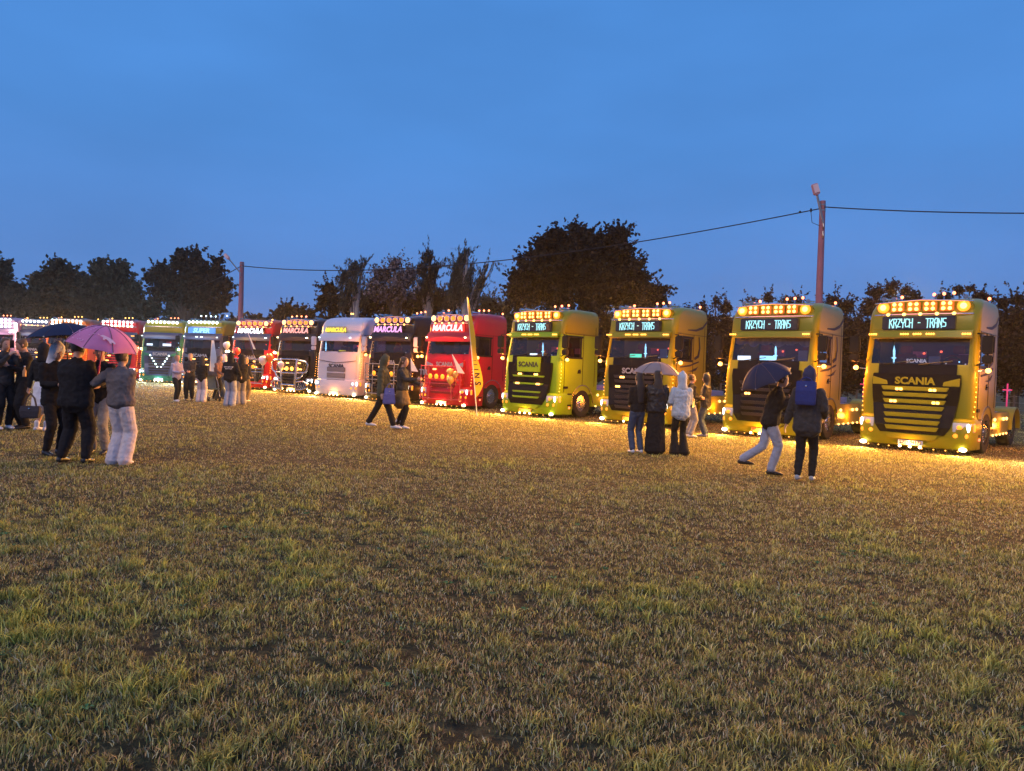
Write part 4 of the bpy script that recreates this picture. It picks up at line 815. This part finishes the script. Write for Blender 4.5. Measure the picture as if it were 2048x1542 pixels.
# ------------------------------------------------------------------ umbrellas
def umbrella(label, apex, rad, hgt, axis, m, shaftm, shaft_len, handle=True, printm=None, collapsed_tip=True):
    ax = Vector(axis).normalized(); T = empty('umbrella', apex); tag(T, label, 'umbrella', 'open umbrellas held over people'); q = Vector((0, 0, 1)).rotation_difference(ax); T.rotation_mode = 'QUATERNION'; T.rotation_quaternion = q
    n = 8; b = B(); rings_ = []
    for lay in (0, -.006):
        for i in range(8):
            t = i/7 or .01; ring = []
            for k in range(n*4):
                a = 2*math.pi*k/(n*4); s_ = 1-.07*t*abs(math.sin(a*n/2)); z = -hgt*(t**2.1)+lay+.015*t*abs(math.sin(a*n/2)); ring.append((rad*t*s_*math.cos(a), rad*t*s_*math.sin(a), z))
            rings_.append(ring)
    top = rings_[:8]; bot = rings_[8:][::-1]; b.loft(top+bot, False, False); cp = b.build('canopy', m, T, True)
    b = B()
    for k in range(n):
        a = 2*math.pi*k/n; b.tube([(rad*t*math.cos(a), rad*t*math.sin(a), -hgt*t**2.1-.015) for t in (.05, .3, .6, .85, 1.0)], .006, 4); b.tube([(rad*.5*math.cos(a), rad*.5*math.sin(a), -hgt*.5**2.1-.02), (0, 0, -hgt*1.3)], .004, 4)
        b.ell((rad*1.0*math.cos(a), rad*1.0*math.sin(a), -hgt), (.014, .014, .014), 6, 4)
    b.build('ribs', M_STL, T)
    b = B()
    for k in range(n):
        a = 2*math.pi*k/n; b.tube([(rad*t*math.cos(a), rad*t*math.sin(a), -hgt*t**2.1+.004) for t in (.02, .2, .4, .6, .8, .995)], .0045, 4)
    b.build('seam', M_STL if printm else mat('seam_dark', (.10, .06, .08), rough=.8), T)
    b = B(); b.tube([(0, 0, .05), (0, 0, -shaft_len)], .009, 6); b.build('shaft', shaftm, T)
    b = B(); b.tube([(0, 0, -shaft_len), (0, 0, -shaft_len-.12)], .017, 8); b.tube([(0, 0, .0), (0, 0, .07)], [.012, .004], 6); b.build('handle', shaftm if not printm else m, T, True)
    return T

# ------------------------------------------------------------------ people
M_SKIN = mat('skin', (.52, .30, .22), rough=.55, sub=.05, noise=(9, .12)); M_HAIRD = mat('hair_dark', (.025, .017, .014), rough=.5, bump=(60, .6)); M_HAIRB = mat('hair_brown', (.10, .055, .03), rough=.5, bump=(60, .6)); M_HAIRL = mat('hair_blond', (.38, .24, .11), rough=.5, bump=(60, .6))
M_EYE = mat('eye', (.02, .015, .015), rough=.2); M_LIP = mat('lip', (.38, .12, .10), rough=.5)
_tx = bpy.data.textures.new('folds', 'CLOUDS'); _tx.noise_scale = .075; _tx.noise_depth = 3
def etube(b, pts, ref=(1, 0, 0), n=12):
    ref = Vector(ref); rings_ = []; P = [Vector(p[0]) for p in pts]
    def ring(c, d, ra, rb):
        a = ref-d*ref.dot(d)
        if a.length < .05: a = Vector((0, 1, 0))-d*d.y
        a.normalize(); e = d.cross(a); return [c+a*ra*math.cos(t)+e*rb*math.sin(t) for t in [2*math.pi*k/n for k in range(n)]]
    for i, (p, ra, rb) in enumerate(pts):
        d = (P[min(i+1, len(P)-1)]-P[max(i-1, 0)]).normalized()
        if i == 0: rings_.append(ring(P[0]-d*min(ra, rb)*.6, d, ra*.55, rb*.55))
        rings_.append(ring(P[i], d, ra, rb))
        if i == len(P)-1: rings_.append(ring(P[i]+d*min(ra, rb)*.6, d, ra*.55, rb*.55))
    b.loft(rings_)
def ik(a, t, l1, l2, hint):
    a = Vector(a); t = Vector(t); d = t-a; L_ = min(d.length, (l1+l2)*.999); dn = d.normalized(); x = (l1*l1-l2*l2+L_*L_)/(2*L_); h = math.sqrt(max(0, l1*l1-x*x))
    u = Vector(hint)-dn*Vector(hint).dot(dn); u.normalize(); return a+dn*x+u*h, a+dn*L_
def finish(b, name, m, parent, vox, disp=0, smooth=5):
    o = b.build(name, m, parent); r = o.modifiers.new('r', 'REMESH'); r.mode = 'VOXEL'; r.voxel_size = vox; r.use_smooth_shade = True
    s = o.modifiers.new('s', 'SMOOTH'); s.iterations = smooth; s.factor = .5
    if disp: d = o.modifiers.new('d', 'DISPLACE'); d.texture = _tx; d.strength = disp; d.mid_level = .5; d.texture_coords = 'LOCAL'
    return o
def person(label, feet, H, face, legs=((-.10, 0), (.10, 0)), lift=(0, 0), hands=((-.27, -.02, .80), (.27, -.02, .80)), grip=(0, 0), lean=0, hyaw=0, hpitch=0, hair=None, hairlen=0, hood=None,
           top=None, hem=.86, bulk=1.0, bottom=None, cut='straight', shoe=None, shin=None, skirt=None, skirthem=.5, group='people on the field', zoff=0, roll=0, writing=None, socks=None, vox=1.0):
    s = H/1.75; p = gnd(*feet); T = empty('person', (p.x, p.y, zoff), R(face)); tag(T, label, 'person', group); T.scale = (s, s, s)
    LN = math.tan(R(lean)); sh = lambda v: Vector((v[0], v[1]-LN*max(0, v[2]-.93), v[2]-.25*LN*LN*max(0, v[2]-.93)))
    HM = Matrix.Rotation(R(hyaw), 3, 'Z') @ Matrix.Rotation(R(hpitch), 3, 'X'); hc0 = Vector((0, .005, 1.53)); hc = sh(hc0)
    hd = lambda v: hc+HM @ (Vector(v)-hc0)
    S = [sh((x, .01, 1.41)) for x in (-.165, .165)]; Hd = [Vector(h) for h in hands]; E = []; W = []
    for i in (0, 1):
        hint = Vector((-.35 if i == 0 else .35, .9, -.35)); e_, w_ = ik(S[i], Hd[i], .29, .26, hint); E.append(e_); W.append(w_)
    A = []; K = []
    for i in (0, 1):
        hp = Vector((-.09 if i == 0 else .09, 0, .90)); k_, a_ = ik(hp, (legs[i][0], legs[i][1]+.02, .09+lift[i]), .43, .42, (0, -1, .05)); K.append(k_); A.append(a_)
    hip = [Vector((-.085, 0, .90)), Vector((.085, 0, .90))]
    # body: one continuous figure
    b = B(); etube(b, [(sh((0, 0, .84)), .13, .09), (sh((0, 0, .93)), .155, .105), (sh((0, 0, 1.08)), .13, .09), (sh((0, 0, 1.27)), .155, .10), (sh((0, .01, 1.38)), .15, .085), (sh((0, .01, 1.45)), .09, .065), (sh((0, 0, 1.50)), .055, .055), (hd((0, -.005, 1.56)), .05, .055)])
    hr = [((0, -.045, 1.525), .032, .035), ((0, -.035, 1.545), .05, .06), ((0, -.025, 1.58), .064, .082), ((0, -.012, 1.63), .074, .095), ((0, -.002, 1.68), .075, .096), ((0, .005, 1.72), .062, .078), ((0, .005, 1.745), .035, .045)]
    hr_ = []
    for (c, ra, rb) in hr: hr_.append([hd((c[0]+ra*math.cos(t), c[1]+rb*math.sin(t), c[2])) for t in [2*math.pi*k/16 for k in range(16)]])
    b.loft(hr_)
    b.loft([[hd((x, y, z)) for x, y, z in q] for q in ([(-.008, -.10, 1.655), (.008, -.10, 1.655), (0, -.088, 1.655)], [(-.016, -.100, 1.605), (.016, -.100, 1.605), (0, -.13, 1.605)], [(-.010, -.095, 1.592), (.010, -.095, 1.592), (0, -.11, 1.592)])])
    for x in (-.076, .076): b.ell(hd((x, .005, 1.635)), (.012, .02, .03), 8, 5)
    for i in (0, 1):
        etube(b, [(S[i], .05, .05), (S[i].lerp(E[i], .5), .045, .045), (E[i], .038, .038), (E[i].lerp(W[i], .35), .038, .036), (W[i], .026, .024)])
        d = (W[i]-E[i]).normalized(); side = Vector((1, 0, 0)) if abs(d.x) < .8 else Vector((0, 1, 0)); pn = d.cross(side).cross(d)
        pn = (Vector((1 if i == 0 else -1, 0, 0))-d*d.dot(Vector((1 if i == 0 else -1, 0, 0)))); pn = pn.normalized() if pn.length > .2 else Vector((0, 0, -1))
        wd = d.cross(pn).normalized(); pc = W[i]+d*.045
        etube(b, [(W[i], .026, .018), (pc, .040, .017), (W[i]+d*.085, .041, .016)], ref=wd)
        cu = 1.1 if grip[i] else .28
        for k in range(4):
            f0 = W[i]+d*.085+wd*(-.030+.020*k); ln = (.030, .036, .034, .026)[k]; dd = d; pts = [(f0-d*.01, .0095, .0095)]
            for q in range(3):
                dd = (dd*math.cos(cu*.8)+pn*math.sin(cu*.8)).normalized(); f0 = f0+dd*ln*(1, .75, .6)[q]; pts.append((f0, .009-.0008*q, .009-.0008*q))
            etube(b, pts, ref=wd, n=8)
        tdir = (d*.6-wd*.7*(1 if i == 0 else -1)*-1+pn*.35).normalized(); f0 = W[i]+d*.02+wd*.028*(1 if i == 0 else -1); etube(b, [(f0, .012, .012), (f0+tdir*.035, .011, .011), (f0+tdir*.055+pn*.012, .009, .009)], ref=pn, n=8)
        etube(b, [(hip[i], .078, .08), (hip[i].lerp(K[i], .5), .07, .072), (K[i], .052, .055), (K[i].lerp(A[i], .35), .050, .056), (A[i], .034, .036)])
        etube(b, [(A[i]+Vector((0, .03, -.035)), .025, .025), (A[i]+Vector((0, -.05, -.05)), .028, .018), (A[i]+Vector((0, -.13, -.06)), .026, .011)])
    finish(b, 'body', M_SKIN, T, .0085*vox, 0, 4)
    ey = B()
    for x in (-.032, .032): ey.ell(hd((x, -.094, 1.645)), (.012, .007, .006), 8, 4)
    ey.build('eyes', M_EYE, T); lp = B(); lp.ell(hd((0, -.098, 1.572)), (.022, .008, .006), 8, 4); lp.build('mouth', M_LIP, T)
    # hair / hood
    def cap(k, zlow, yb=0, front=-.035):
        q = B(); rr = []
        for (c, ra, rb) in hr[2:]:
            if c[2] < zlow: continue
            ring = []
            for t in [2*math.pi*j/20 for j in range(20)]:
                y = c[1]+yb+(rb*k)*math.sin(t)+.006; yf = front-.06*max(0, (c[2]-1.66)/.08)
                ring.append(hd((c[0]+ra*k*math.cos(t), max(y, yf), c[2]+(.012 if c[2] > 1.7 else 0))))
            rr.append(ring)
        q.loft(rr); return q
    if hair:
        q = cap(1.13, 1.57)
        if hairlen: etube(q, [(hd((0, .05, 1.70)), .07, .05), (hd((0, .075, 1.58)), .085, .04), (sh((0, .11, 1.45)), .095, .035), (sh((0, .13, 1.45-hairlen)), .07, .022)])
        finish(q, 'hair', hair, T, .011, .01, 3)
    if hood:
        q = B(); etube(q, [(sh((0, .03, 1.42)), .13, .09), (hd((0, .03, 1.52)), .092, .09), (hd((0, .010, 1.60)), .10, .112), (hd((0, .0, 1.67)), .104, .122), (hd((0, .008, 1.74)), .088, .10), (hd((0, .03, 1.785)), .04, .045)], n=16)
        # opening: keep the hood behind the face plane
        nv = []
        inv = HM.inverted()
        for v in q.v:
            l = inv @ (Vector(v)-hc)
            if l.y < -.096: l.y = -.096
            nv.append(tuple(hc+HM @ l))
        q.v = nv
        finish(q, 'hood', hood, T, .012, .012, 4)
    if top:
        bk = bulk; q = B(); etube(q, [(sh((0, 0, hem)), .175*bk, .125*bk), (sh((0, 0, hem+.06)), .18*bk, .13*bk), (sh((0, 0, 1.08)), .165*bk, .12*bk), (sh((0, 0, 1.27)), .185*bk, .13*bk), (sh((0, .01, 1.38)), .175*bk, .11*bk), (sh((0, .01, 1.45)), .10, .08), (sh((0, 0, 1.485)), .07, .068)], n=16)
        for i in (0, 1): etube(q, [(S[i], .066*bk, .066*bk), (S[i].lerp(E[i], .5), .062*bk, .062*bk), (E[i], .056*bk, .056*bk), (E[i].lerp(W[i], .5), .052*bk, .050*bk), (W[i]-(W[i]-E[i]).normalized()*.01, .038*bk, .037*bk)])
        jk = finish(q, 'jacket', top, T, .0125, .038, 2)
        if writing:
            w_ = B(); yb = .135*bk+.012
            for z0, x0, n_, am in writing:
                w_.tube([(x0*(1-2*k/n_), yb+.012*math.cos(3*x0*(1-2*k/n_)), z0+am*math.sin(k*2.1)*(.6+.4*math.sin(k*.7))) for k in range(n_+1)], .008, 4)
            w_.build('print', mat('cloth_print_white', (.75, .75, .78), rough=.8), jk)
    if skirt:
        q = B(); st_ = abs(legs[0][1]-legs[1][1])*.4; etube(q, [(sh((0, 0, 1.02)), .15, .11), (sh((0, 0, .9)), .18, .135), (Vector((0, 0, (.9+skirthem)/2)), .20, .15+st_*.5), (Vector((0, 0, skirthem)), .225, .165+st_)], n=16)
        finish(q, 'skirt', skirt, T, .014, .03, 3)
    if bottom:
        q = B(); etube(q, [(sh((0, 0, .84)), .135, .10), (sh((0, 0, .93)), .168, .122), (sh((0, 0, 1.03)), .15, .108)])
        r = dict(skinny=(.092, .085, .072, .066, .050), straight=(.095, .088, .074, .070, .066), wide=(.105, .102, .096, .098, .100), flare=(.095, .082, .068, .085, .125), loose=(.11, .105, .095, .085, .060))[cut]
        for i in (0, 1):
            an = A[i]+(Vector((0, 0, -.05)) if cut in ('wide', 'flare') else Vector((0, 0, .0)))
            if shin: an = K[i].lerp(A[i], .25); r = (.11, .11, .11, .11, .11)
            etube(q, [(hip[i]+Vector((0, 0, .0)), r[0], r[0]*1.06), (hip[i].lerp(K[i], .5), r[1], r[1]*1.05), (K[i], r[2], r[2]*1.05), (K[i].lerp(an, .5), r[3], r[3]*1.08), (an, r[4], r[4]*1.1)])
        finish(q, 'trousers', bottom, T, .0125, .028, 2)
    for i in (0, 1):
        q = B(); a = A[i]; tz = -.045
        etube(q, [(a+Vector((0, .055, -.045)), .036, .040), (a+Vector((0, .0, -.035)), .042, .052), (a+Vector((0, -.08, -.052)), .046, .036), (a+Vector((0, -.16, -.062)), .042, .026), (a+Vector((0, -.195, -.068)), .028, .018)]); q.v = [(x, y, max(z, a.z-.088)) for x, y, z in q.v]
        finish(q, 'shoe', shoe or M_BLK, T, .010, 0, 2)
        if socks: q = B(); etube(q, [(a+Vector((0, .0, -.02)), .042, .044), (a+Vector((0, .0, .10)), .045, .048)]); q.build('sock', socks, T, True)
    T['_E'] = 0
    del T['_E']
    return T
BK = cloth('black', (.018, .017, .020)); BK2 = mat('cloth_black_sheen', (.015, .015, .018), rough=.5, bump=(30, .3)); CH = cloth('charcoal', (.045, .045, .05)); JN = cloth('jeans', (.06, .085, .14)); LJ = cloth('light_jeans', (.34, .37, .47)); GJ = cloth('grey_trousers', (.30, .28, .28)); WJ = cloth('white_trousers', (.66, .58, .60)); GS = cloth('grey_sweater', (.15, .13, .135)); OLI = cloth('olive', (.085, .085, .055)); LB = cloth('pale_blue', (.50, .56, .62)); WHC = cloth('white', (.70, .66, .70)); PUR = cloth('lilac', (.45, .40, .52)); BRO = cloth('brown', (.20, .14, .07)); PLD = cloth('plaid', (.22, .12, .10))
SW = mat('shoe_white', (.72, .70, .74), rough=.5); SG = mat('shoe_grey', (.32, .34, .38), rough=.6); SB = mat('shoe_black', (.02, .02, .022), rough=.4)
front = lambda z=1.15, y=-.30, x=.10: ((-x, y, z), (x, y, z))
# left group
person('man at the left edge lifting a phone, grey sleeve and dark vest', (6, 858), 1.86, 60, top=CH, bottom=BK, shoe=SW, hair=M_HAIRB, hands=((-.08, -.34, 1.42), (.10, -.34, 1.38)), grip=(1, 1), hpitch=12, group='people at the left edge')
person('short-haired man in black hoodie and trousers looking down at his hands', (46, 858), 1.86, -35, top=BK, bottom=BK, cut='loose', shoe=SB, hair=M_HAIRB, hands=front(1.22, -.30, .07), grip=(1, 1), hpitch=25, hyaw=-15, group='people at the left edge')
person('person in black with bare shins, white shorts and white trainers holding a dark tote', (84, 862), 1.74, 175, top=BK, hem=1.02, bottom=WHC, shin=1, shoe=SW, socks=WHC, hood=BK, skirt=WHC, skirthem=.52, hands=((.20, -.15, 1.1), (.30, .05, .74)), grip=(0, 1), group='people at the left edge')
person('person in black jacket with a white hood up, head bowed to the right', (106, 911), 1.74, 62, top=BK, hem=.80, bulk=1.1, bottom=BK, cut='skinny', shoe=SB, hair=M_HAIRB, hood=WHC, hands=front(1.12, -.28), hpitch=22, group='people under the two left umbrellas')
person('broad person all in black seen from behind under the umbrellas', (149, 926), 1.80, 178, legs=((-.17, 0), (.17, .02)), top=BK, hem=.82, bulk=1.38, bottom=BK, cut='loose', shoe=SB, hair=M_HAIRD, hands=front(1.20, -.30, .12), hpitch=15, group='people under the two left umbrellas')
person('person facing the camera whose chin shows below the pink umbrella', (197, 908), 1.76, 8, top=BK, bottom=GJ, cut='straight', shoe=SB, hair=M_HAIRD, hands=front(1.1, -.25), group='people under the two left umbrellas')
person('woman in grey sweater and white jeans seen from behind', (238, 929), 1.68, 172, top=GS, hem=.92, bulk=1.22, bottom=WJ, cut='wide', shoe=SW, hair=M_HAIRB, hands=((.02, -.30, 1.30), (.36, -.16, 1.26)), grip=(1, 1), group='people under the two left umbrellas')
# middle-left group
G2 = 'people around the pushchair'
person('person in lilac shirt and dark trousers facing right', (352, 803), 1.66, 60, legs=((-.1, -.12), (.1, .12)), top=PUR, bottom=BK, shoe=SW, hair=M_HAIRL, hands=front(1.1, -.3), group=G2, vox=1.5)
person('man in black t-shirt facing the camera with hands together', (378, 801), 1.74, 15, top=CH, bottom=BK, cut='loose', shoe=SB, hair=M_HAIRL, hands=front(1.08, -.28, .05), group=G2, vox=1.5)
person('person in black jacket and pinkish white trousers seen from behind', (402, 804), 1.62, 185, top=BK, bottom=WJ, cut='wide', shoe=SW, hood=CH, hands=front(1.0, -.25), group=G2, vox=1.5)
person('man in plaid shirt leaning over the pushchair', (432, 798), 1.72, 70, lean=14, top=PLD, bottom=BK, shoe=SB, hair=M_HAIRB, hands=front(1.0, -.40), grip=(1, 1), group=G2, vox=1.5)
person('person in a pale cap behind the black hoodie with white writing', (446, 797), 1.72, -40, top=mat('cloth_tan', (.45, .3, .12), rough=.9), bottom=JN, shoe=SB, hood=WHC, hands=front(1.2, -.3), group=G2, vox=1.5)
person('person in black hoodie with white writing on the back and light jeans', (459, 812), 1.78, 182, top=BK, hem=.88, bulk=1.25, bottom=LJ, cut='wide', shoe=SW, hood=BK, hands=((-.30, -.12, 1.0), (.20, -.3, 1.1)), writing=((1.30, .15, 22, .028), (1.24, .11, 14, .02)), group=G2, vox=1.5)
person('person in black hoodie and grey trousers beside the hoodie with writing', (481, 809), 1.72, 215, top=BK, hem=.86, bulk=1.15, bottom=GJ, cut='wide', shoe=SW, hood=BK, hands=front(1.0, -.26), group=G2, vox=1.5)
person('blond person in dark jacket at the right end of the pushchair group', (490, 803), 1.66, 160, top=CH, bottom=BRO, shoe=SW, hair=M_HAIRL, hairlen=.2, hands=front(1.0, -.26), group=G2, vox=1.5)
# walkers
person('person in olive hooded jacket and black trousers striding right', (764, 857), 1.82, 82, legs=((-.08, -.34), (.08, .36)), lift=(0, .02), top=OLI, hem=.78, bulk=1.15, bottom=BK, cut='straight', shoe=SW, hood=OLI, hands=((-.26, -.05, .86), (.26, .06, .84)), grip=(0, 1), hpitch=10, group='people walking past the trucks')
person('person in dark jacket and brown skirt holding a small white pennant', (802, 857), 1.82, 78, legs=((-.04, -.05), (.05, .10)), top=CH, hem=.95, bulk=1.1, bottom=BK, cut='skinny', skirt=BRO, skirthem=.62, shoe=SW, socks=WHC, hair=M_HAIRB, hairlen=.30, hands=((-.15, -.42, 1.22), (.15, -.40, 1.10)), grip=(1, 1), hpitch=12, group='people walking past the trucks')
R1 = person('person striding right in pale blue striped track pants under a dark umbrella', (1535, 949), 1.74, 80, legs=((-.05, -.06), (.06, .40)), lift=(0, .14), lean=13, top=BK, hem=.86, bulk=1.2, bottom=LJ, cut='straight', shoe=SB, hair=M_HAIRD, hands=((-.06, -.30, 1.30), (.12, -.28, 1.12)), grip=(1, 1), hpitch=15, group='people walking past the trucks')
R2 = person('person in dark hood with a bright blue backpack walking away', (1609, 962), 1.80, 150, legs=((-.09, -.10), (.09, .12)), lift=(0, .02), top=CH, hem=.78, bulk=1.2, bottom=BK, cut='skinny', shoe=SG, hood=mat('cloth_navy', (.03, .035, .09), rough=.9), hands=((-.22, -.2, 1.0), (.32, -.05, .86)), group='people walking past the trucks')
# group in front of the third yellow truck
G3 = 'people in front of the third yellow truck'
person('long-haired woman in short black jacket and dark jeans, seen from behind', (1272, 906), 1.64, 196, top=BK, hem=.92, bottom=JN, cut='straight', shoe=SW, hair=M_HAIRD, hairlen=.34, hands=front(1.05, -.24), group=G3)
person('woman in long black skirt and leather jacket holding the beige umbrella', (1309, 908), 1.70, 180, top=BK2, hem=.90, bulk=1.25, bottom=BK, skirt=BK, skirthem=.07, shoe=SB, hair=M_HAIRD, hairlen=.16, hands=((-.12, -.26, 1.22), (.06, -.24, 1.28)), grip=(1, 1), group=G3)
person('woman in pale blue hooded jacket and black flared trousers', (1358, 910), 1.66, 184, top=LB, hem=.84, bulk=1.15, bottom=BK, cut='flare', shoe=SB, hood=LB, hands=((-.10, -.26, 1.10), (.20, -.22, 1.05)), group=G3)
person('short-haired person in dark jacket and grey trousers behind the pale blue jacket', (1379, 874), 1.66, 100, top=BK, bottom=GJ, shoe=SW, hair=M_HAIRB, hands=front(1.1, -.25), group=G3)
person('hooded man in quilted black jacket and jeans facing left', (1408, 873), 1.68, -115, top=BK2, hem=.84, bulk=1.15, bottom=JN, cut='straight', shoe=SG, hood=BK2, hair=M_HAIRD, hands=front(.98, -.24), group=G3)
# umbrellas
def P3(px, py, Y): return at(px, py, Y)
M_UP = mat('cloth_umbrella_pink', (.62, .20, .40), rough=.6, spec=.3, noise=(4, .2)); M_UN = mat('cloth_umbrella_navy', (.016, .022, .06), rough=.7, spec=.25); M_UB = mat('cloth_umbrella_beige', (.30, .22, .20), rough=.6, noise=(4, .2))
up = umbrella('pink umbrella with pale dots and a pale leaping animal print over the left group', P3(214, 652, 10.7), .50, .30, (.22, -.10, 1), M_UP, mat('pink_handle', (.6, .06, .22), rough=.4), .62)
b = B(); rg_ = random.Random(3)
for k in range(26):
    a = R(rg_.uniform(200, 285)); t = rg_.uniform(.35, .92); b.ell((.50*t*math.cos(a), .50*t*math.sin(a)-.004, -.30*t**2.1+.012), (.008, .008, .005), 6, 4)
b.build('dots', mat('dot_pale', (.8, .5, .75), rough=.5), up)
b = B(); cat_ = [(-.10, .05), (-.06, .075), (-.02, .06), (.04, .035), (.09, .0), (.13, -.05), (.12, -.08), (.10, -.06), (.07, -.045), (.075, -.08), (.05, -.07), (.03, -.03), (-.01, .005), (-.04, -.02), (-.055, -.005), (-.05, .03), (-.08, .04)]
a0 = R(303); e1 = Vector((-math.sin(a0), math.cos(a0), 0)); e2 = Vector((math.cos(a0), math.sin(a0), -.95)).normalized(); c0 = Vector((.50*.72*math.cos(a0), .50*.72*math.sin(a0), -.30*.72**2.1)); nn = e1.cross(e2); nn = nn if nn.z > 0 else -nn
b.loft([[c0+e1*x*.9-e2*y*.9+nn*q for x, y in cat_] for q in (.022, .028)]); b.build('animal_print', mat('print_pale', (.75, .5, .65), rough=.6), up)
umbrella('dark navy umbrella left of the pink one', P3(128, 647, 11.2), .52, .20, (-.10, -.05, 1), M_UN, M_BLK, .70)
umbrella('beige umbrella over the three women', P3(1316, 724, 15.2), .52, .26, (.05, .0, 1), M_UB, M_BLK, .66)
umbrella('dark blue umbrella of the striding walker', P3(1520, 728, 12.2), .44, .28, (-.5, -.12, 1), M_UN, M_BLK, .52)
# bags and small things carried
def bag(name, label, p, w_, h_, d_, m, yaw=0, strap=.25, cat='bag', taper=.85, wide=1.0):
    T = empty(name, p, R(yaw)); tag(T, label, cat); b = B(); b.loft([[(x*k, y*kk, z) for x, y in ((-w_/2, -d_/2), (w_/2, -d_/2), (w_/2, d_/2), (-w_/2, d_/2))] for z, k, kk in ((-h_, taper, 1), (-h_*.85, taper*1.06, 1.15), (-h_*.4, 1*wide, 1.15), (0, .96, .6))]); b.build('bag_body', m, T, bevel=.012)
    b = B()
    for y in (-.02, .02): b.tube([(-w_*.3, y, -.01), (-w_*.2, y, strap*.6), (0, y, strap), (w_*.2, y, strap*.6), (w_*.3, y, -.01)], .009, 5)
    b.build('handle', m, T)
    b = B(); b.ell((0, -d_*.6, -h_*.2), (.015, .006, .015), 6, 4); b.ell((0, d_*.6, -h_*.2), (.015, .006, .015), 6, 4); b.build('clasp', M_CHR, T); return T
bag('tote_bag', 'dark tote bag held low by the person in white shorts', P3(61, 812, 14.3), .36, .24, .12, cloth('tote', (.05, .045, .055)), 10)
bag('shopping_bag', 'blue shopping bag hanging behind the person in olive jacket', P3(779, 776, 18.0), .24, .40, .16, cloth('bag_blue', (.12, .13, .38)), 10, .12, taper=1.25, wide=1.1)
bag('shoulder_bag', 'black shoulder bag on the pale blue jacket', P3(1383, 795, 14.9), .20, .20, .09, SB, 60, .30)
bag('crossbody_bag', 'shiny black crossbody bag on the back of the grey sweater', P3(232, 746, 10.65), .17, .11, .06, mat('patent_black', (.012, .012, .015), rough=.12, coat=1), 5, .06)
bp = bag('backpack', 'bright blue backpack on the back of the hooded walker', P3(1613, 762, 11.48), .30, .38, .16, cloth('backpack_blue', (.025, .045, .20)), -25, .06, cat='backpack', taper=.95)
ph = empty('phone', P3(24, 688, 14.6), R(60)); tag(ph, 'dark phone held up by the man at the left edge', 'phone'); b = B(); b.box(-.04, .04, -.006, .006, -.08, .08); b.build('case', M_GBK, ph, bevel=.004); b = B(); b.box(-.036, .036, .0065, .008, -.074, .074); b.build('screen', mat('phone_screen', (.2, .2, .3), emit=(.4, .4, .6), es=.3), ph)
cp = empty('drink_bottle', P3(49, 745, 14.2)); tag(cp, 'small bottle of amber drink held by the man looking down', 'bottle'); b = B(); b.tube([(0, 0, -.08), (0, 0, .03), (0, 0, .07), (0, 0, .11)], [.035, .035, .014, .013], 10); b.build('bottle', mat('amber_drink', (.5, .25, .08), rough=.15), cp, True); b = B(); b.tube([(0, 0, .111), (0, 0, .13)], .015, 8); b.build('cap', WHC, cp)
# pushchair
pc = gnd(423, 802); PC = empty('pushchair', (pc.x, pc.y, 0), R(40)); tag(PC, 'dark pushchair with a blue seat among the waiting people', 'pushchair')
for (x, y, r) in ((-.25, .3, .14), (.25, .3, .14), (-.2, -.3, .09), (.2, -.3, .09)):
    q = B(); n = 20; q.loft([[(x+dx, y+rr*math.cos(a), r+rr*math.sin(a)) for a in [2*math.pi*k/n for k in range(n)]] for rr, dx in ((r, -.02), (r, .02), (r*.8, .02), (r*.8, -.02), (r, -.02))], False, False); q.disc((x, y, r), r*.25, 'x', .04, 8)
    for k in range(5): q.tube([(x, y, r), (x, y+r*.85*math.cos(1.257*k), r+r*.85*math.sin(1.257*k))], .006, 4)
    q.build('wheel', M_RUB, PC)
b = B()
for x in (-.23, .23): b.tube([(x, .3, .15), (x, -.05, .55), (x, .45, 1.05)], .014, 6); b.tube([(x*.9, -.3, .1), (x, .05, .6)], .014, 6)
b.tube([(-.23, .45, 1.05), (.23, .45, 1.05)], .018, 6); b.build('frame', M_STL, PC)
b = B(); b.loft([[(x, y+o, z) for x in (-.2, .2) for y, z in ((0, 0),)][:0] or [(-.2, -.25, .45+o), (.2, -.25, .45+o), (.2, .12, .42+o), (.2, .32, .95+o*.3), (-.2, .32, .95+o*.3), (-.2, .12, .42+o)] for o in (0, .05)]); b.build('seat', cloth('pram_blue', (.06, .10, .16)), PC)
b = B(); b.loft([[(x, .33-.33*math.cos(t)*q, .85+.26*math.sin(t)*q) for t in [R(20+14*k) for k in range(9)]] for x, q in ((-.22, .9), (0, 1), (.22, .9))], False, False, closed=False); hd_ = b.build('hood', cloth('pram_dark', (.03, .035, .05)), PC); hd_.modifiers.new('s', 'SOLIDIFY').thickness = .012

# ------------------------------------------------------------------ drizzle haze
hz = B(); hz.box(-262, 262, -62, 302, -1, 19); ho = hz.build('haze', None); ho.data.materials.clear()
hm = bpy.data.materials.new('haze'); hm.use_nodes = True; t = hm.node_tree; t.nodes.clear(); o = t.nodes.new('ShaderNodeOutputMaterial'); v = t.nodes.new('ShaderNodeVolumePrincipled')
v.inputs['Color'].default_value = (.85, .88, .95, 1); v.inputs['Density'].default_value = .00020; v.inputs['Anisotropy'].default_value = .84
t.links.new(v.outputs[0], o.inputs['Volume']); ho.data.materials.append(hm); tag(ho, kind='stuff')
